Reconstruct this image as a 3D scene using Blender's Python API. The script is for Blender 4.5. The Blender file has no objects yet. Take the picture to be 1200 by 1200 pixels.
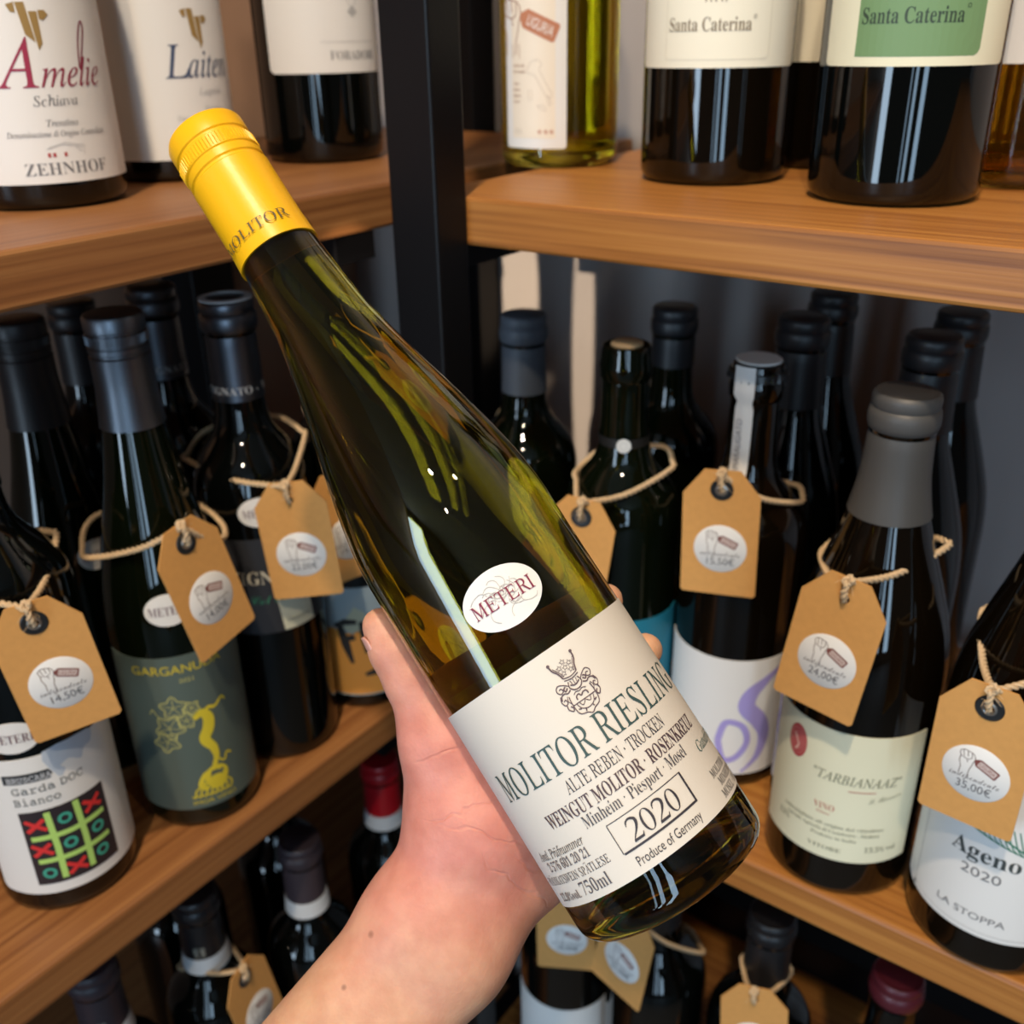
import bpy, bmesh, math, random
import numpy as np
from mathutils import Matrix, Vector

random.seed(7)
SC = bpy.context.scene
COL = SC.collection
PI = math.pi
rad = math.radians

# ------------------------------------------------------------------ camera
CAM_R = np.array([[0.80931241, -0.24181189, 0.53529471],
                  [0.58710194, 0.36097974, -0.72457225],
                  [-0.01802036, 0.90067788, 0.43411361]])
EYE = np.array([0.0, 0.0, 1.25])
FPX = 1165.0
cam = bpy.data.cameras.new('camera')
cam_o = bpy.data.objects.new('camera', cam)
COL.objects.link(cam_o)
mw = Matrix(CAM_R.tolist()).to_4x4()
mw.translation = Vector(EYE)
cam_o.matrix_world = mw
cam.sensor_width = 36.0
cam.lens = 36.0 * FPX / 1200.0
cam.clip_start = 0.02
cam.dof.use_dof = True
cam.dof.focus_distance = 0.335
cam.dof.aperture_fstop = 11.5
SC.camera = cam_o

# ------------------------------------------------------------------ light
SC.view_settings.view_transform = 'Standard'
SC.view_settings.look = 'None'
SC.view_settings.gamma = 1.0
SC.view_settings.exposure = -0.2
SC.cycles.max_bounces = 16
SC.cycles.transmission_bounces = 14
SC.cycles.glossy_bounces = 6
SC.cycles.diffuse_bounces = 4
SC.cycles.sample_clamp_indirect = 6.0
world = bpy.data.worlds.new('room_light')
SC.world = world
world.use_nodes = True
world.node_tree.nodes['Background'].inputs[0].default_value = (0.95, 0.95, 1.0, 1)
world.node_tree.nodes['Background'].inputs[1].default_value = 0.045


def area(name, loc, target, sx, sy, power, color):
    l = bpy.data.lights.new(name, 'AREA')
    l.shape = 'RECTANGLE'
    l.size = sx
    l.size_y = sy
    l.energy = power
    l.color = color
    o = bpy.data.objects.new(name, l)
    COL.objects.link(o)
    d = Vector(target) - Vector(loc)
    o.matrix_world = Matrix.Translation(loc) @ d.to_track_quat('-Z', 'Y').to_matrix().to_4x4()
    return o


def spot(name, loc, target, power, color, angle=70, radius=0.03, blend=0.5):
    l = bpy.data.lights.new(name, 'SPOT')
    l.energy = power
    l.color = color
    l.spot_size = rad(angle)
    l.spot_blend = blend
    l.shadow_soft_size = radius
    o = bpy.data.objects.new(name, l)
    COL.objects.link(o)
    d = Vector(target) - Vector(loc)
    o.matrix_world = Matrix.Translation(loc) @ d.to_track_quat('-Z', 'Y').to_matrix().to_4x4()
    return o


WARM = (1.0, 0.80, 0.58)
COOL = (0.60, 0.80, 1.0)
# shop-front glazing behind the photographer: four tall panes
for x, w, p in ((-0.5, 0.46, 44), (1.15, 0.10, 4), (1.55, 0.24, 14), (2.4, 0.5, 34)):
    area('window_daylight', (x, -2.6, 1.45), (x, 0.5, 1.3), w, 2.0, p, COOL if x < 0 else (0.52, 0.76, 1.0))
# ceiling spotlights of the shop
spot('ceiling_spot', (0.06, -0.35, 2.55), (-0.2, 0.5, 0.95), 100, WARM, 80)
spot('ceiling_spot', (0.40, -0.85, 2.55), (-0.1, 0.5, 0.9), 66, WARM, 80)
# narrow elliptical spots added to throw two warm light stripes on the back wall
for tx, tz, hw, hh, p, dx, dz in ((-0.562, 1.025, 0.022, 0.085, 230, 0.62, 0.28), (-0.4885, 0.985, 0.0125, 0.15, 170, 0.42, 0.42)):
    o = spot('wall_stripe_spot', (tx + dx, -0.82, tz + dz), (tx, 0.78, tz), p, (1.0, 0.78, 0.55), 2 * math.degrees(math.atan(hh / 1.70)), 0.002, 0.25)
    o.matrix_world = o.matrix_world @ Matrix.Diagonal((hw / hh, 1, 1, 1))
spot('ceiling_spot', (0.35, 0.1, 2.55), (-0.5, 0.25, 0.9), 8, WARM, 80)


# ------------------------------------------------------------------ helpers
def ray(px, py):
    return CAM_R @ np.array([(px - 600.0) / FPX, -(py - 600.0) / FPX, -1.0])


def at(px, py, dep):
    return Vector(EYE + ray(px, py) * dep)


class MB:
    def __init__(s):
        s.v = []
        s.f = []

    def add(s, vs, fs):
        n = len(s.v)
        s.v += [tuple(p) for p in vs]
        s.f += [tuple(i + n for i in f) for f in fs]

    def box(s, x0, x1, y0, y1, z0, z1):
        s.add([(x0, y0, z0), (x1, y0, z0), (x1, y1, z0), (x0, y1, z0), (x0, y0, z1), (x1, y0, z1), (x1, y1, z1), (x0, y1, z1)],
              [(0, 3, 2, 1), (4, 5, 6, 7), (0, 1, 5, 4), (1, 2, 6, 5), (2, 3, 7, 6), (3, 0, 4, 7)])

    def lathe(s, prof, seg=64, closed=False):
        """prof: (r, z) list; first and last with r=0 close the ends"""
        rings = []
        n0 = len(s.v)
        for r, z in prof:
            if r < 1e-7:
                s.v.append((0, 0, z))
                rings.append([len(s.v) - 1])
            else:
                st = len(s.v)
                for k in range(seg):
                    a = 2 * PI * k / seg
                    s.v.append((r * math.cos(a), r * math.sin(a), z))
                rings.append(list(range(st, st + seg)))
        pairs = list(zip(rings[:-1], rings[1:]))
        if closed:
            pairs.append((rings[-1], rings[0]))
        for A, B in pairs:
            for k in range(seg):
                k2 = (k + 1) % seg
                if len(A) == 1 and len(B) == 1:
                    continue
                if len(A) == 1:
                    s.f.append((A[0], B[k2], B[k]))
                elif len(B) == 1:
                    s.f.append((A[k], A[k2], B[0]))
                else:
                    s.f.append((A[k], A[k2], B[k2], B[k]))

    def tube(s, pts, r, seg=8, caps=True):
        pts = [Vector(p) for p in pts]
        n = len(pts)
        rr = r if isinstance(r, (list, tuple)) else [r] * n
        t0 = (pts[1] - pts[0]).normalized()
        up = Vector((0, 0, 1)) if abs(t0.z) < 0.9 else Vector((1, 0, 0))
        nx = t0.cross(up).normalized()
        st = len(s.v)
        for i in range(n):
            t = (pts[min(i + 1, n - 1)] - pts[max(i - 1, 0)]).normalized()
            nx = (nx - t * nx.dot(t)).normalized()
            ny = t.cross(nx)
            for k in range(seg):
                a = 2 * PI * k / seg
                p = pts[i] + (nx * math.cos(a) + ny * math.sin(a)) * rr[i]
                s.v.append(tuple(p))
        for i in range(n - 1):
            for k in range(seg):
                k2 = (k + 1) % seg
                a = st + i * seg
                s.f.append((a + k, a + k2, a + seg + k2, a + seg + k))
        if caps:
            s.f.append(tuple(st + k for k in reversed(range(seg))))
            s.f.append(tuple(st + (n - 1) * seg + k for k in range(seg)))

    def build(s, name, mat, parent=None, smooth=True, angle=40):
        me = bpy.data.meshes.new(name)
        me.from_pydata(s.v, [], s.f)
        me.validate()
        if smooth:
            me.polygons.foreach_set('use_smooth', [True] * len(me.polygons))
            me.set_sharp_from_angle(angle=rad(angle))
        me.materials.append(mat)
        me.update()
        o = bpy.data.objects.new(name, me)
        COL.objects.link(o)
        if parent is not None:
            o.parent = parent
        return o


def tag_props(o, label, cat, group=None):
    o['label'] = label
    o['category'] = cat
    if group:
        o['group'] = group
    return o


def thing(name, label, cat, M, group=None):
    o = bpy.data.objects.new(name, None)
    o.empty_display_size = 0.02
    COL.objects.link(o)
    o.matrix_world = M
    return tag_props(o, label, cat, group)


# ------------------------------------------------------------------ materials
def new_mat(name):
    m = bpy.data.materials.new(name)
    m.use_nodes = True
    return m, m.node_tree.nodes, m.node_tree.links, m.node_tree.nodes['Principled BSDF']


def plain(name, col, rough=0.5, metal=0.0, coat=0.0, spec=0.5, noise=0.0, nscale=60, bump=0.0, bscale=400):
    m, N, L, B = new_mat(name)
    B.inputs['Base Color'].default_value = (*col, 1)
    B.inputs['Roughness'].default_value = rough
    B.inputs['Metallic'].default_value = metal
    B.inputs['Coat Weight'].default_value = coat
    B.inputs['Coat Roughness'].default_value = 0.05
    B.inputs['Specular IOR Level'].default_value = spec
    tc = N.new('ShaderNodeTexCoord')
    if noise > 0:
        nz = N.new('ShaderNodeTexNoise')
        nz.inputs['Scale'].default_value = nscale
        nz.inputs['Detail'].default_value = 6
        L.new(tc.outputs['Object'], nz.inputs['Vector'])
        mx = N.new('ShaderNodeMix')
        mx.data_type = 'RGBA'
        mx.inputs[6].default_value = (*[c * (1 - noise) for c in col], 1)
        mx.inputs[7].default_value = (*[min(1, c * (1 + noise)) for c in col], 1)
        L.new(nz.outputs['Fac'], mx.inputs[0])
        L.new(mx.outputs[2], B.inputs['Base Color'])
    if bump > 0:
        n2 = N.new('ShaderNodeTexNoise')
        n2.inputs['Scale'].default_value = bscale
        n2.inputs['Detail'].default_value = 3
        L.new(tc.outputs['Object'], n2.inputs['Vector'])
        bp = N.new('ShaderNodeBump')
        bp.inputs['Strength'].default_value = bump
        bp.inputs['Distance'].default_value = 0.001
        L.new(n2.outputs['Fac'], bp.inputs['Height'])
        L.new(bp.outputs[0], B.inputs['Normal'])
    return m


def wood(name, axis, dark, mid, light, seed):
    m, N, L, B = new_mat(name)
    tc = N.new('ShaderNodeTexCoord')
    mp = N.new('ShaderNodeMapping')
    sc = [22.0, 22.0, 22.0]
    sc[axis] = 1.1
    mp.inputs['Scale'].default_value = sc
    mp.inputs['Location'].default_value = (seed, seed * 2.3, seed * 0.7)
    L.new(tc.outputs['Object'], mp.inputs['Vector'])
    nz = N.new('ShaderNodeTexNoise')
    nz.inputs['Scale'].default_value = 1.3
    nz.inputs['Detail'].default_value = 8
    nz.inputs['Roughness'].default_value = 0.62
    nz.inputs['Distortion'].default_value = 0.6
    L.new(mp.outputs[0], nz.inputs['Vector'])
    mp2 = N.new('ShaderNodeMapping')
    s2 = [270.0, 270.0, 270.0]
    s2[axis] = 3.5
    mp2.inputs['Scale'].default_value = s2
    L.new(tc.outputs['Object'], mp2.inputs['Vector'])
    n2 = N.new('ShaderNodeTexNoise')
    n2.inputs['Scale'].default_value = 1.0
    n2.inputs['Detail'].default_value = 4
    L.new(mp2.outputs[0], n2.inputs['Vector'])
    ad = N.new('ShaderNodeMath')
    ad.operation = 'MULTIPLY_ADD'
    ad.inputs[1].default_value = 0.7
    L.new(n2.outputs['Fac'], ad.inputs[0])
    ml = N.new('ShaderNodeMath')
    ml.operation = 'MULTIPLY'
    ml.inputs[1].default_value = 0.45
    L.new(nz.outputs['Fac'], ml.inputs[0])
    L.new(ml.outputs[0], ad.inputs[2])
    cr = N.new('ShaderNodeValToRGB')
    cr.color_ramp.elements[0].position = 0.38
    cr.color_ramp.elements[0].color = (*dark, 1)
    cr.color_ramp.elements[1].position = 0.76
    cr.color_ramp.elements[1].color = (*light, 1)
    e = cr.color_ramp.elements.new(0.56)
    e.color = (*mid, 1)
    L.new(ad.outputs[0], cr.inputs[0])
    L.new(cr.outputs[0], B.inputs['Base Color'])
    B.inputs['Roughness'].default_value = 0.46
    bp = N.new('ShaderNodeBump')
    bp.inputs['Strength'].default_value = 0.25
    bp.inputs['Distance'].default_value = 0.001
    L.new(n2.outputs['Fac'], bp.inputs['Height'])
    L.new(bp.outputs[0], B.inputs['Normal'])
    return m


def glass(name, col, rough=0.0, ior=1.5):
    m, N, L, B = new_mat(name)
    B.inputs['Base Color'].default_value = (*col, 1)
    B.inputs['Roughness'].default_value = rough
    B.inputs['Transmission Weight'].default_value = 1.0
    B.inputs['IOR'].default_value = ior
    return m


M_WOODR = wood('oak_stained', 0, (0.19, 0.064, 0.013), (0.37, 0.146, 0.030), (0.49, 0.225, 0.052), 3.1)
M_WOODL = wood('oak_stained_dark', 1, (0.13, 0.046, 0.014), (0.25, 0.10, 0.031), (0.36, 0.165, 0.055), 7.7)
M_STEEL = plain('black_steel', (0.004, 0.004, 0.005), 0.40, 0.0, 0.0, 0.22, bump=0.1, bscale=900)
M_WALLB = plain('wall_paint_grey', (0.38, 0.35, 0.34), 0.85, noise=0.12, nscale=6)
M_WALLL = plain('wall_paint_brown', (0.36, 0.225, 0.155), 0.85, noise=0.12, nscale=6, bump=0.2, bscale=120)
M_FLOOR = plain('floor_concrete', (0.12, 0.11, 0.10), 0.6, noise=0.2, nscale=10)
M_CEIL = plain('ceiling_paint', (0.30, 0.29, 0.27), 0.9)
M_DARK = plain('dark_bottle_glass', (0.0012, 0.0016, 0.0014), 0.03, 0, 0.0, 0.5)
M_DARKG = plain('dark_green_bottle_glass', (0.002, 0.0035, 0.0012), 0.03, 0, 0.0, 0.5)
M_BROWNG = plain('dark_brown_bottle_glass', (0.0035, 0.0022, 0.001), 0.03, 0, 0.0, 0.5)
M_OLIVE = glass('olive_glass', (0.60, 0.51, 0.085), 0.0, 1.5)
M_WINE = glass('white_wine', (0.97, 0.93, 0.70), 0.0, 1.345)
M_YGLASS = glass('yellow_green_glass', (0.78, 0.70, 0.12), 0.01, 1.5)
M_AMBER = glass('amber_glass', (0.62, 0.36, 0.07), 0.01, 1.5)
M_PAPER = plain('label_paper_ivory', (0.66, 0.62, 0.56), 0.6, bump=0.05, bscale=1500)
M_WHITE = plain('label_paper_white', (0.74, 0.73, 0.71), 0.55, bump=0.08, bscale=900)
M_CREAM = plain('label_paper_cream', (0.78, 0.74, 0.60), 0.6, bump=0.08, bscale=900)
M_CREAM2 = plain('label_paper_pale_yellow', (0.74, 0.72, 0.53), 0.6, bump=0.05, bscale=900)
M_KRAFT = plain('kraft_card', (0.60, 0.30, 0.085), 0.8, noise=0.10, nscale=260, bump=0.1, bscale=1800)
M_TWINE = plain('jute_twine', (0.62, 0.45, 0.27), 0.9, noise=0.25, nscale=900, bump=0.4, bscale=2500)
M_CORK = plain('cork', (0.62, 0.40, 0.20), 0.8, noise=0.3, nscale=500)
INKS = {}


def ink(col):
    k = tuple(round(c, 3) for c in col)
    if k not in INKS:
        INKS[k] = plain('ink', k, 0.55)
    return INKS[k]


CAPS = {}


def capmat(col, rough=0.42, metal=0.0):
    k = (tuple(col), rough, metal)
    if k not in CAPS:
        CAPS[k] = plain('capsule_foil', col, rough, metal, bump=0.05, bscale=500)
    return CAPS[k]


# ------------------------------------------------------------------ text and drawing in 2D (mm)
MATHB, MATHI, MATHS, MATHM = 0x1D400, 0x1D434, 0x1D4D0, 0x1D670
BASE = {'serif': MATHB, 'serifb': MATHB, 'reg': MATHB, 'ital': MATHI, 'caps': MATHI, 'script': MATHS, 'mono': MATHM}
DIG = {'serif': 0x1D7CE, 'serifb': 0x1D7CE, 'reg': 0x1D7CE, 'ital': 0x1D7CE, 'caps': 0x1D7CE, 'script': 0x1D7CE, 'mono': 0x1D7F6}
OFFS = {'serif': -0.009, 'serifb': 0.0, 'ital': 0.0, 'caps': 0.0, 'script': -0.004, 'mono': 0.0, 'sans': 0.0, 'reg': -0.0105, 'thin': -0.006}
UML = {'Ä': 'A', 'ä': 'a', 'ü': 'u', 'ö': 'o'}


def glyphs(s, style):
    if style in ('sans', 'thin'):
        return s
    b = BASE[style]
    out = ''
    for c in s:
        if 'A' <= c <= 'Z':
            out += chr(b + ord(c) - 65)
        elif 'a' <= c <= 'z':
            out += '\u210e' if (b == MATHI and c == 'h') else chr(b + 26 + ord(c) - 97)
        elif c.isdigit():
            out += chr(DIG[style] + int(c))
        else:
            out += c
    return out


TCACHE = {}


def text_mesh(s, style):
    """unit-size text as (verts Nx2, faces)"""
    k = (s, style)
    if k in TCACHE:
        return TCACHE[k]
    cu = bpy.data.curves.new('glyphs', 'FONT')
    cu.body = glyphs(s, style)
    cu.size = 1.0
    cu.resolution_u = 4
    cu.offset = OFFS[style]
    cu.fill_mode = 'FRONT'
    o = bpy.data.objects.new('glyphs', cu)
    me = o.to_mesh()
    v = np.array([(p.co.x, p.co.y) for p in me.vertices]).reshape(-1, 2)
    f = [tuple(p.vertices) for p in me.polygons]
    o.to_mesh_clear()
    bpy.data.objects.remove(o)
    bpy.data.curves.remove(cu)
    if style == 'caps' and len(v):
        v = v.copy()
        v[:, 0] -= v[:, 1] * 0.272
    TCACHE[k] = (v, f)
    return v, f


class Draw:
    """collects 2D shapes (mm) by colour and layer"""

    def __init__(s):
        s.d = {}

    def put(s, name, col, layer, v, f):
        k = (name, tuple(col), layer)
        V, F = s.d.setdefault(k, ([], []))
        n = len(V)
        V += [tuple(p) for p in v]
        F += [tuple(i + n for i in q) for q in f]

    def text(s, t, u, v, h, style, col, w=None, align='c', rot=0.0, shear=0.0, track=None, layer=1, name='lettering'):
        """h = capital height in mm, w = wanted width in mm"""
        um = [(i, c) for i, c in enumerate(t) if c in UML]
        tt = ''.join(UML.get(c, c) for c in t)
        if track:
            tt2 = tt
        V, F = text_mesh(tt, style)
        if not len(V):
            return
        V = V.copy()
        F = list(F)
        for i, c in um:
            a = text_mesh(tt[:i + 1], style)[0]
            b = text_mesh(c if False else UML[c], style)[0]
            xr = a[:, 0].max()
            bw = b[:, 0].max() - b[:, 0].min()
            top = b[:, 1].max() + 0.09
            for dx in (-0.11, 0.11):
                cx = xr - bw / 2 + dx
                n = len(V)
                ring = [(cx + 0.055 * math.cos(q * PI / 4), top + 0.055 + 0.055 * math.sin(q * PI / 4)) for q in range(8)]
                V = np.vstack([V, np.array(ring)])
                F.append(tuple(range(n, n + 8)))
        k = h / 0.66
        x0, x1 = V[:, 0].min(), V[:, 0].max()
        V[:, 0] -= {'c': (x0 + x1) / 2, 'l': x0, 'r': x1}[align]
        V *= k
        if w:
            V[:, 0] *= w / ((x1 - x0) * k)
        if shear:
            V[:, 0] += V[:, 1] * shear
        if rot:
            c, sn = math.cos(rad(rot)), math.sin(rad(rot))
            V = V @ np.array([[c, sn], [-sn, c]])
        V[:, 0] += u
        V[:, 1] += v
        s.put(name, col, layer, V, F)

    def line(s, pts, w, col, layer=1, name='emblem', closed=False):
        P = [np.array(p, float) for p in pts]
        if closed:
            P.append(P[0])
        ws = w if isinstance(w, (list, tuple)) else [w] * len(P)
        V, F = [], []
        n = len(P)
        for i in range(n):
            a = P[max(i - 1, 0)]
            b = P[min(i + 1, n - 1)]
            if closed and i in (0, n - 1):
                a, b = P[n - 2], P[1]
            t = b - a
            t = t / (np.linalg.norm(t) + 1e-9)
            nn = np.array([-t[1], t[0]])
            V += [P[i] + nn * ws[i] / 2, P[i] - nn * ws[i] / 2]
        for i in range(n - 1):
            F.append((2 * i, 2 * i + 1, 2 * i + 3, 2 * i + 2))
        s.put(name, col, layer, V, F)

    def poly(s, pts, col, layer=1, name='emblem'):
        s.put(name, col, layer, pts, [tuple(range(len(pts)))])

    def disc(s, u, v, r, col, layer=1, name='emblem', ry=None):
        ry = ry or r
        s.poly([(u + r * math.cos(q * PI / 12), v + ry * math.sin(q * PI / 12)) for q in range(24)], col, layer, name)

    def ring(s, u, v, r, w, col, layer=1, name='emblem', a0=0, a1=360, ry=None):
        ry = ry or r
        n = max(6, int(abs(a1 - a0) / 15))
        s.line([(u + r * math.cos(rad(a0 + (a1 - a0) * q / n)), v + ry * math.sin(rad(a0 + (a1 - a0) * q / n))) for q in range(n + 1)], w, col, layer, name)

    def build(s, mapper, parent, maxlen=2.0):
        """mapper(u, v, layer) -> 3D"""
        for (name, col, layer), (V, F) in s.d.items():
            bm = bmesh.new()
            vs = [bm.verts.new((p[0], p[1], 0)) for p in V]
            for q in F:
                try:
                    bm.faces.new([vs[i] for i in q])
                except ValueError:
                    pass
            bmesh.ops.triangulate(bm, faces=[f for f in bm.faces if len(f.verts) > 4])
            for _ in range(4):
                es = [e for e in bm.edges if e.calc_length() > maxlen and abs(e.verts[0].co.x - e.verts[1].co.x) > maxlen * 0.7]
                if not es:
                    break
                bmesh.ops.subdivide_edges(bm, edges=es, cuts=1)
                bmesh.ops.triangulate(bm, faces=[f for f in bm.faces if len(f.verts) > 4])
            for w in bm.verts:
                w.co = mapper(w.co.x, w.co.y, layer)
            bmesh.ops.recalc_face_normals(bm, faces=bm.faces)
            me = bpy.data.meshes.new(name)
            bm.to_mesh(me)
            bm.free()
            me.materials.append(ink(col))
            o = bpy.data.objects.new(name, me)
            COL.objects.link(o)
            o.parent = parent


def smoothpts(pts, n=6, closed=False):
    """Catmull-Rom through points"""
    P = [np.array(p, float) for p in pts]
    out = []
    m = len(P)
    rng = range(m) if closed else range(m - 1)
    for i in rng:
        p0 = P[(i - 1) % m] if closed or i > 0 else P[0]
        p1 = P[i]
        p2 = P[(i + 1) % m]
        p3 = P[(i + 2) % m] if closed or i + 2 < m else P[-1]
        for k in range(n):
            t = k / n
            out.append(0.5 * ((2 * p1) + (-p0 + p2) * t + (2 * p0 - 5 * p1 + 4 * p2 - p3) * t * t + (-p0 + 3 * p1 - 3 * p2 + p3) * t ** 3))
    if not closed:
        out.append(P[-1])
    return out


# ------------------------------------------------------------------ bottle parts
def profile(shape, H, R):
    """control points (r, z) for the outside from heel to lip"""
    if shape == 'bordeaux':
        c = [(R, 0.010), (R, H * 0.60), (R * 0.985, H * 0.635), (R * 0.90, H * 0.675), (R * 0.70, H * 0.712), (R * 0.50, H * 0.745), (0.0150, H * 0.79), (0.0142, H * 0.86), (0.0138, H)]
    elif shape == 'burgundy':
        c = [(R, 0.012), (R, H * 0.46), (R * 0.985, H * 0.50), (R * 0.93, H * 0.56), (R * 0.80, H * 0.63), (R * 0.62, H * 0.71), (R * 0.46, H * 0.79), (0.0155, H * 0.87), (0.0142, H)]
    elif shape == 'flute':
        c = [(R, 0.010), (R, H * 0.42), (R * 0.985, H * 0.46), (R * 0.93, H * 0.52), (R * 0.82, H * 0.59), (R * 0.68, H * 0.665), (R * 0.55, H * 0.74), (R * 0.45, H * 0.82), (0.0145, H * 0.90), (0.0138, H)]
    else:
        c = shape
    return c


def rfun(c):
    zs = [p[1] for p in c]
    rs = [p[0] for p in c]
    # monotone cubic
    n = len(zs)
    d = [(rs[i + 1] - rs[i]) / (zs[i + 1] - zs[i]) for i in range(n - 1)]
    m = [d[0]] + [0.0 if d[i - 1] * d[i] <= 0 else 2 * d[i - 1] * d[i] / (d[i - 1] + d[i]) for i in range(1, n - 1)] + [d[-1]]

    def f(z):
        if z <= zs[0]:
            return rs[0]
        if z >= zs[-1]:
            return rs[-1]
        for i in range(n - 1):
            if z <= zs[i + 1]:
                h = zs[i + 1] - zs[i]
                t = (z - zs[i]) / h
                return ((2 * t ** 3 - 3 * t ** 2 + 1) * rs[i] + (t ** 3 - 2 * t ** 2 + t) * h * m[i] + (-2 * t ** 3 + 3 * t ** 2) * rs[i + 1] + (t ** 3 - t ** 2) * h * m[i + 1])
    return f


def outer_profile(rf, H, R, lip=True):
    heel = 0.007
    p = [(0, 0.010), (R * 0.45, 0.006), (R * 0.72, 0.0015), (R - heel - 0.002, 0.0)]
    for k in range(0, 7):
        a = PI / 2 * k / 6
        p.append((R - heel + heel * math.sin(a), heel - heel * math.cos(a)))
    z = 0.014
    while z < H - 0.021:
        p.append((rf(z), z))
        z += 0.005
    r = rf(H)
    if lip:
        p += [(r, H - 0.021), (r + 0.0015, H - 0.019), (r + 0.002, H - 0.012), (r + 0.0012, H - 0.009), (r + 0.0008, H - 0.003), (r, H - 0.0005)]
    else:
        p += [(r, H - 0.021), (r, H - 0.002)]
    p += [(r - 0.0015, H), (r - 0.004, H - 0.0006), (r - 0.0045, H - 0.004), (0, H - 0.004)]
    return p


def patch(rf, z0, z1, half, corner, mat, name, parent, ellipse=False, off=0.0003, skew=0.0):
    """curved label wrapped on the bottle; centred on local +X"""
    mb = MB()
    R = rf((z0 + z1) / 2)
    W = half * R
    n = max(16, int(half * 24))
    us = [-W + 2 * W * i / n for i in range(n + 1)]
    if ellipse:
        us = [-W * math.cos(PI * i / 40) for i in range(41)]
        n = 40
    else:
        extra = []
        for k in range(1, 7):
            q = corner * (1 - math.cos(PI / 2 * k / 6)) if corner else 0
            if corner:
                extra += [-W + q, W - q]
        us = sorted(set(round(u, 7) for u in us + extra))
        n = len(us) - 1
    rows = 10
    grid = []
    for u in us:
        if ellipse:
            b = (z1 - z0) / 2 * math.sqrt(max(0, 1 - (u / W) ** 2))
            lo, hi = (z0 + z1) / 2 - b, (z0 + z1) / 2 + b
        else:
            e = W - abs(u)
            c = 0
            if corner and e < corner:
                c = corner - math.sqrt(max(0, corner ** 2 - (corner - e) ** 2))
            lo, hi = z0 + c, z1 - c
        col = []
        for j in range(rows + 1):
            z = lo + (hi - lo) * j / rows + skew * u
            a = u / R
            r = rf(z) + off
            col.append((r * math.cos(a), r * math.sin(a), z))
        grid.append(col)
    m = rows + 1
    vs = [p for c in grid for p in c]
    fs = [(i * m + j, (i + 1) * m + j, (i + 1) * m + j + 1, i * m + j + 1) for i in range(n) for j in range(rows)]
    nv = len(vs)
    # skirt back to the glass so the paper has thickness
    loop = [(i, 0) for i in range(n + 1)] + [(n, j) for j in range(1, m)] + [(i, m - 1) for i in range(n - 1, -1, -1)] + [(0, j) for j in range(m - 2, 0, -1)]
    sk = []
    for i, j in loop:
        x, y, z = grid[i][j]
        k = (math.hypot(x, y) - off * 1.2) / math.hypot(x, y)
        sk.append((x * k, y * k, z))
    vs += sk
    q = len(loop)
    for t in range(q):
        a, b = loop[t], loop[(t + 1) % q]
        fs.append((a[0] * m + a[1], nv + t, nv + (t + 1) % q, b[0] * m + b[1]))
    mb.add(vs, fs)
    return mb.build(name, mat, parent, True, 50)


def wrap(rf, z0, R, off=0.0005, skew=0.0):
    def mp(u, v, layer):
        z = z0 + v / 1000.0 + skew * u / 1000.0
        a = u / 1000.0 / R
        r = rf(z) + off + 0.00014 * layer
        return (r * math.cos(a), r * math.sin(a), z)
    return mp


def capsule_mesh(kind, rf, H, L, seg=64):
    """foil over the neck, or a screw cap"""
    g = 0.0009
    rl = rf(H) + 0.0018
    if kind == 'screw':
        r = rf(H) + 0.0016
        p = [(0, H + 0.0022), (r - 0.0022, H + 0.0022), (r - 0.0007, H + 0.0016), (r, H + 0.0002), (r, H - 0.006), (r - 0.0006, H - 0.0066), (r - 0.0006, H - 0.0074), (r, H - 0.008),
             (r, H - 0.0135), (r - 0.0005, H - 0.0140), (r - 0.0005, H - 0.0146), (r, H - 0.0150), (r, H - 0.0176), (r - 0.0006, H - 0.0182), (r - 0.0006, H - 0.0192), (r + 0.0002, H - 0.0200)]
        z = H - 0.023
        while z > H - L:
            p.append((max(rf(z) + g, r + 0.0001), z))
            z -= 0.004
        rb = max(rf(H - L) + g, r)
        p += [(rb, H - L), (rb - 0.0008, H - L)]
    else:
        r = rl
        p = [(0, H + 0.0008), (r * 0.70, H + 0.0008), (r * 0.78, H + 0.0003), (r - 0.0016, H + 0.0006), (r - 0.0004, H - 0.0006), (r, H - 0.0025), (r - 0.0002, H - 0.006), (r - 0.0006, H - 0.0068),
             (r + 0.0005, H - 0.008), (r + 0.0009, H - 0.011), (r + 0.0009, H - 0.0145), (r + 0.0002, H - 0.017), (r - 0.0010, H - 0.0185)]
        z = H - 0.022
        while z > H - L:
            p.append((rf(z) + g, z))
            z -= 0.004
        p += [(rf(H - L) + g, H - L), (rf(H - L) + 0.0001, H - L)]
    mb = MB()
    mb.lathe(p[::-1], seg)
    if kind == 'screw':
        r = rf(H) + 0.0016
        for k in range(72):
            a = 2 * PI * k / 72
            da = 2 * PI / 72 * 0.25
            ro, ri = r + 0.00035, r - 0.0003
            z0, z1 = H - 0.0130, H - 0.0085
            pts = []
            for aa, rr in ((a - da, ri), (a, ro), (a + da, ri)):
                for zz in (z0, z1):
                    pts.append((rr * math.cos(aa), rr * math.sin(aa), zz))
            mb.add(pts, [(0, 2, 3, 1), (2, 4, 5, 3), (0, 4, 2), (1, 3, 5)])
    return mb


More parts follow.
